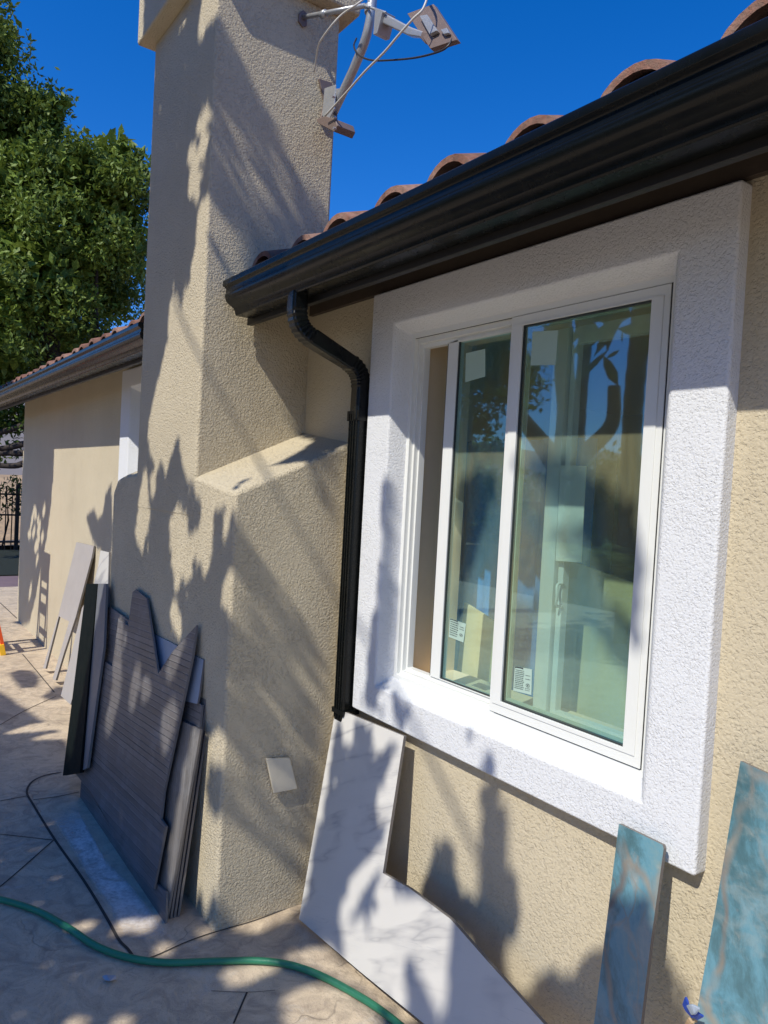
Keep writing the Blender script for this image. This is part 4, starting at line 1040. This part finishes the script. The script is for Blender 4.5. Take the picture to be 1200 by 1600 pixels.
# bare branching cactus-like stem
cb = mir(850, 700, -6.5); ce = empty('bare_tree', (cb[0], -6.5, 0)); tag(ce, 'lopped tree with thick stubby limbs across the patio, mirrored in the window', 'tree')
m = MB()
def ml(pts, r, Yd=-6.5, sc=None): 
    P = smoothpath([mir(x, y, Yd) for x, y in pts], 6); m.tube(P, r, 12, scales=sc and list(np.linspace(sc[0], sc[1], len(P))), up=(0, 1, 0))
m.tube([(cb[0], -6.5, -.02), (cb[0]-.02, -6.5, 1.2), mir(858, 720, -6.5)], .17, 12, up=(0, 1, 0))
ml([(858, 730), (830, 690), (800, 650), (780, 612)], .13, sc=(1.3, .6)); ml([(865, 730), (872, 640), (866, 580), (868, 535)], .16, sc=(1.1, .8)); ml([(868, 740), (905, 700), (940, 660), (944, 600)], .12, sc=(1.1, .7))
m.build('trunk', M_bark, ce, smooth=True)
# leafy trees mirrored at left, shrubs along the far side
def garden_tree(x, y, Yd, r, label, mat=M_leaf, n=160):
    c = mir(x, y, Yd); e = empty('garden_tree', (c[0], Yd, 0)); tag(e, label, 'tree')
    bs = [(c+rng.normal(size=3)*r*.45, r*.6) for _ in range(5)]
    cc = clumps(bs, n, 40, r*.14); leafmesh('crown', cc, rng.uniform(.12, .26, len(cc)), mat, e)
    MB().tube([(c[0], Yd, -.02), (c[0]+.1, Yd, c[2]*.5), (c[0], Yd, c[2])], .12, 8, up=(0, 1, 0)).build('trunk', M_bark, e, smooth=True)
for (x, y, rr) in ((-1.2, -11.5, 2.5), (3.2, -10.5, 2.8)):  # dense trees added out of view to cut sky fill on the house front
    e = empty('garden_tree', (x, y, 0)); tag(e, 'unseen dense tree added behind the viewer to block sky light, '+('the one nearer the palms' if x < 0 else 'the one farther from the palms'), 'tree')
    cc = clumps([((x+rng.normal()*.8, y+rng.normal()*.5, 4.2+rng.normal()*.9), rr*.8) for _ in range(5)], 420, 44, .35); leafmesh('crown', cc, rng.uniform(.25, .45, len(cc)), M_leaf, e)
    MB().tube([(x, y, -.02), (x+.1, y, 2.2), (x, y, 4.6)], .18, 8, up=(0, 1, 0)).build('trunk', M_bark, e, smooth=True)
garden_tree(718, 590, -9.5, 1.5, 'dark leafy tree across the patio mirrored in the sliding sash')
garden_tree(690, 720, -12, 1.8, 'low bushy tree across the patio mirrored at the left of the sash')
garden_tree(930, 800, -14, 1.7, 'rounded tree in the distance mirrored low in the large pane')
hd = empty('hedge', (-16, -17, 0)); tag(hd, 'long dark hedge closing off the garden across the patio', 'hedge')
hc = rng.uniform(size=(14000, 3))*np.array([34, 1.4, 2.1])+np.array([-36, -18, .0]); hc[:, 2] *= (1+.25*np.sin(hc[:, 0]*.9)+.12*np.sin(hc[:, 0]*2.7))
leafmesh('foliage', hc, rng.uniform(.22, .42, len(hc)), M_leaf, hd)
m = MB(); m.box(-36, -2, -17.6, -17.0, 0, 1.5); m.build('inner_foliage', M_grass, hd)
# sunlit low fronds
pf_ = mir(965, 790, -5.6); e = empty('young_palm', (pf_[0], -5.6, 0)); tag(e, 'young yellow green palm with arching fronds on the far side of the patio', 'palm')
f = MB()
for k in range(16):
    az = 2*math.pi*k/16; L = random.uniform(.9, 1.3); pts = []
    for t in np.linspace(0, 1, 9): pts.append(np.array([pf_[0]+L*t*math.cos(az)*.8, -5.6+L*t*math.sin(az)*.8, .5+1.2*t*L-1.3*t*t*L*.55]))
    side = np.array([-math.sin(az), math.cos(az), 0])
    for i in range(1, 9):
        td = pts[i]-pts[i-1]
        for s in (-1, 1):
            for q in (0, .33, .66):
                b0 = pts[i]-td*q; tip = b0+side*s*.30+td*.9-np.array([0, 0, .08]); f.add([b0-td*.1, b0+td*.1, tip], [(0, 1, 2)])
f.build('fronds', M_palm, e); MB().tube([(pf_[0], -5.6, -.02), (pf_[0], -5.6, .5)], .08, 10, up=(0, 1, 0)).build('trunk', M_bark, e)

# ------------------------------------------------------------------ inside the room
MB.wing = True
dr = empty('glass_panel', (-1.4, .28, .98)); tag(dr, 'white framed glass panel with a handle standing on the inner window sill', 'panel')
Yd = .19
def dX_(x): return onY(x, 800, Yd)[0]
a0, a1 = dX_(850), dX_(871); xr = WX1-.035; zb, zt_ = WZ0+.004, WZ1-.03
MB().box(a0, a1, Yd, Yd+.035, zb, zt_).build('stile', M_vinyl, dr, bevel=.003)
MB().box(a1+.006, a1+.026, Yd+.012, Yd+.04, zb, zt_).build('stile', M_vinyl, dr, bevel=.002)
MB().box(a1+.026, xr, Yd+.01, Yd+.035, zt_-.05, zt_).build('rail', M_vinyl, dr); MB().box(a1+.026, xr, Yd+.01, Yd+.035, zb, zb+.014).build('rail', M_vinyl, dr)
h = onY(872, 930, Yd-.004); MB().tube(smoothpath([h+np.array([0, .02, .034]), h+np.array([0, -.006, .03]), h+np.array([0.006, -.012, 0]), h+np.array([0, -.006, -.03]), h+np.array([0, .02, -.034])], 5), .0045, 8, up=(0, 1, 0)).build('handle', M_vinyl, dr, smooth=True)
m = MB(); m.prism([onY(x, y, Yd-.004) for x, y in ((876, 727), (916, 728), (908, 879), (868, 876))], (0, .002, 0)); tag(m.build('paper_sheet', M_paper), 'plain white paper sheet hanging on the panel behind the glass', 'paper')
m = MB(); N = 26; ty = .42; xa, xb = onY(706, 900, ty)[0], onY(912, 900, ty)[0]
vs = [(xa+(xb-xa)*i/(N-1), ty+.022*math.sin(i*1.3)+.01*math.sin(i*3.1), z) for z in (.55, 1.86) for i in range(N)]
m.add(vs, [(i, i+1, N+i+1, N+i) for i in range(N-1)])
tag(m.build('blue_tarp', M_tarp, smooth=True), 'blue plastic tarp hanging inside the room behind the glass', 'tarp')
ply = simple('plywood', (.58, .50, .28), .7, var=.2, nsc=4)
def board(xl, xr, yt, py_, label):
    xa, xb = onY(xl, 1000, py_)[0], onY(xr, 1000, py_)[0]; z1 = onY((xl+xr)/2, yt, py_)[2]
    m = MB(); m.hexa([(xa, py_-.05, .5), (xb, py_-.05, .5), (xb, py_-.038, .5), (xa, py_-.038, .5)], [(xa, py_, z1+.03), (xb, py_, z1-.03), (xb, py_+.012, z1-.03), (xa, py_+.012, z1+.03)])
    tag(m.build('plywood_sheet', ply), label, 'board')
board(876, 1040, 900, .37, 'wide yellowish plywood sheet leaning inside behind the large pane')
board(722, 792, 962, .37, 'narrow yellowish plywood piece leaning inside behind the sliding sash')
m = MB(); m.box(-2.5, -.9, .33, .60, .35, .5); tag(m.build('work_table', M_card, bevel=.004), 'brown bench inside the room just under the window sill', 'bench')
MB.wing = False
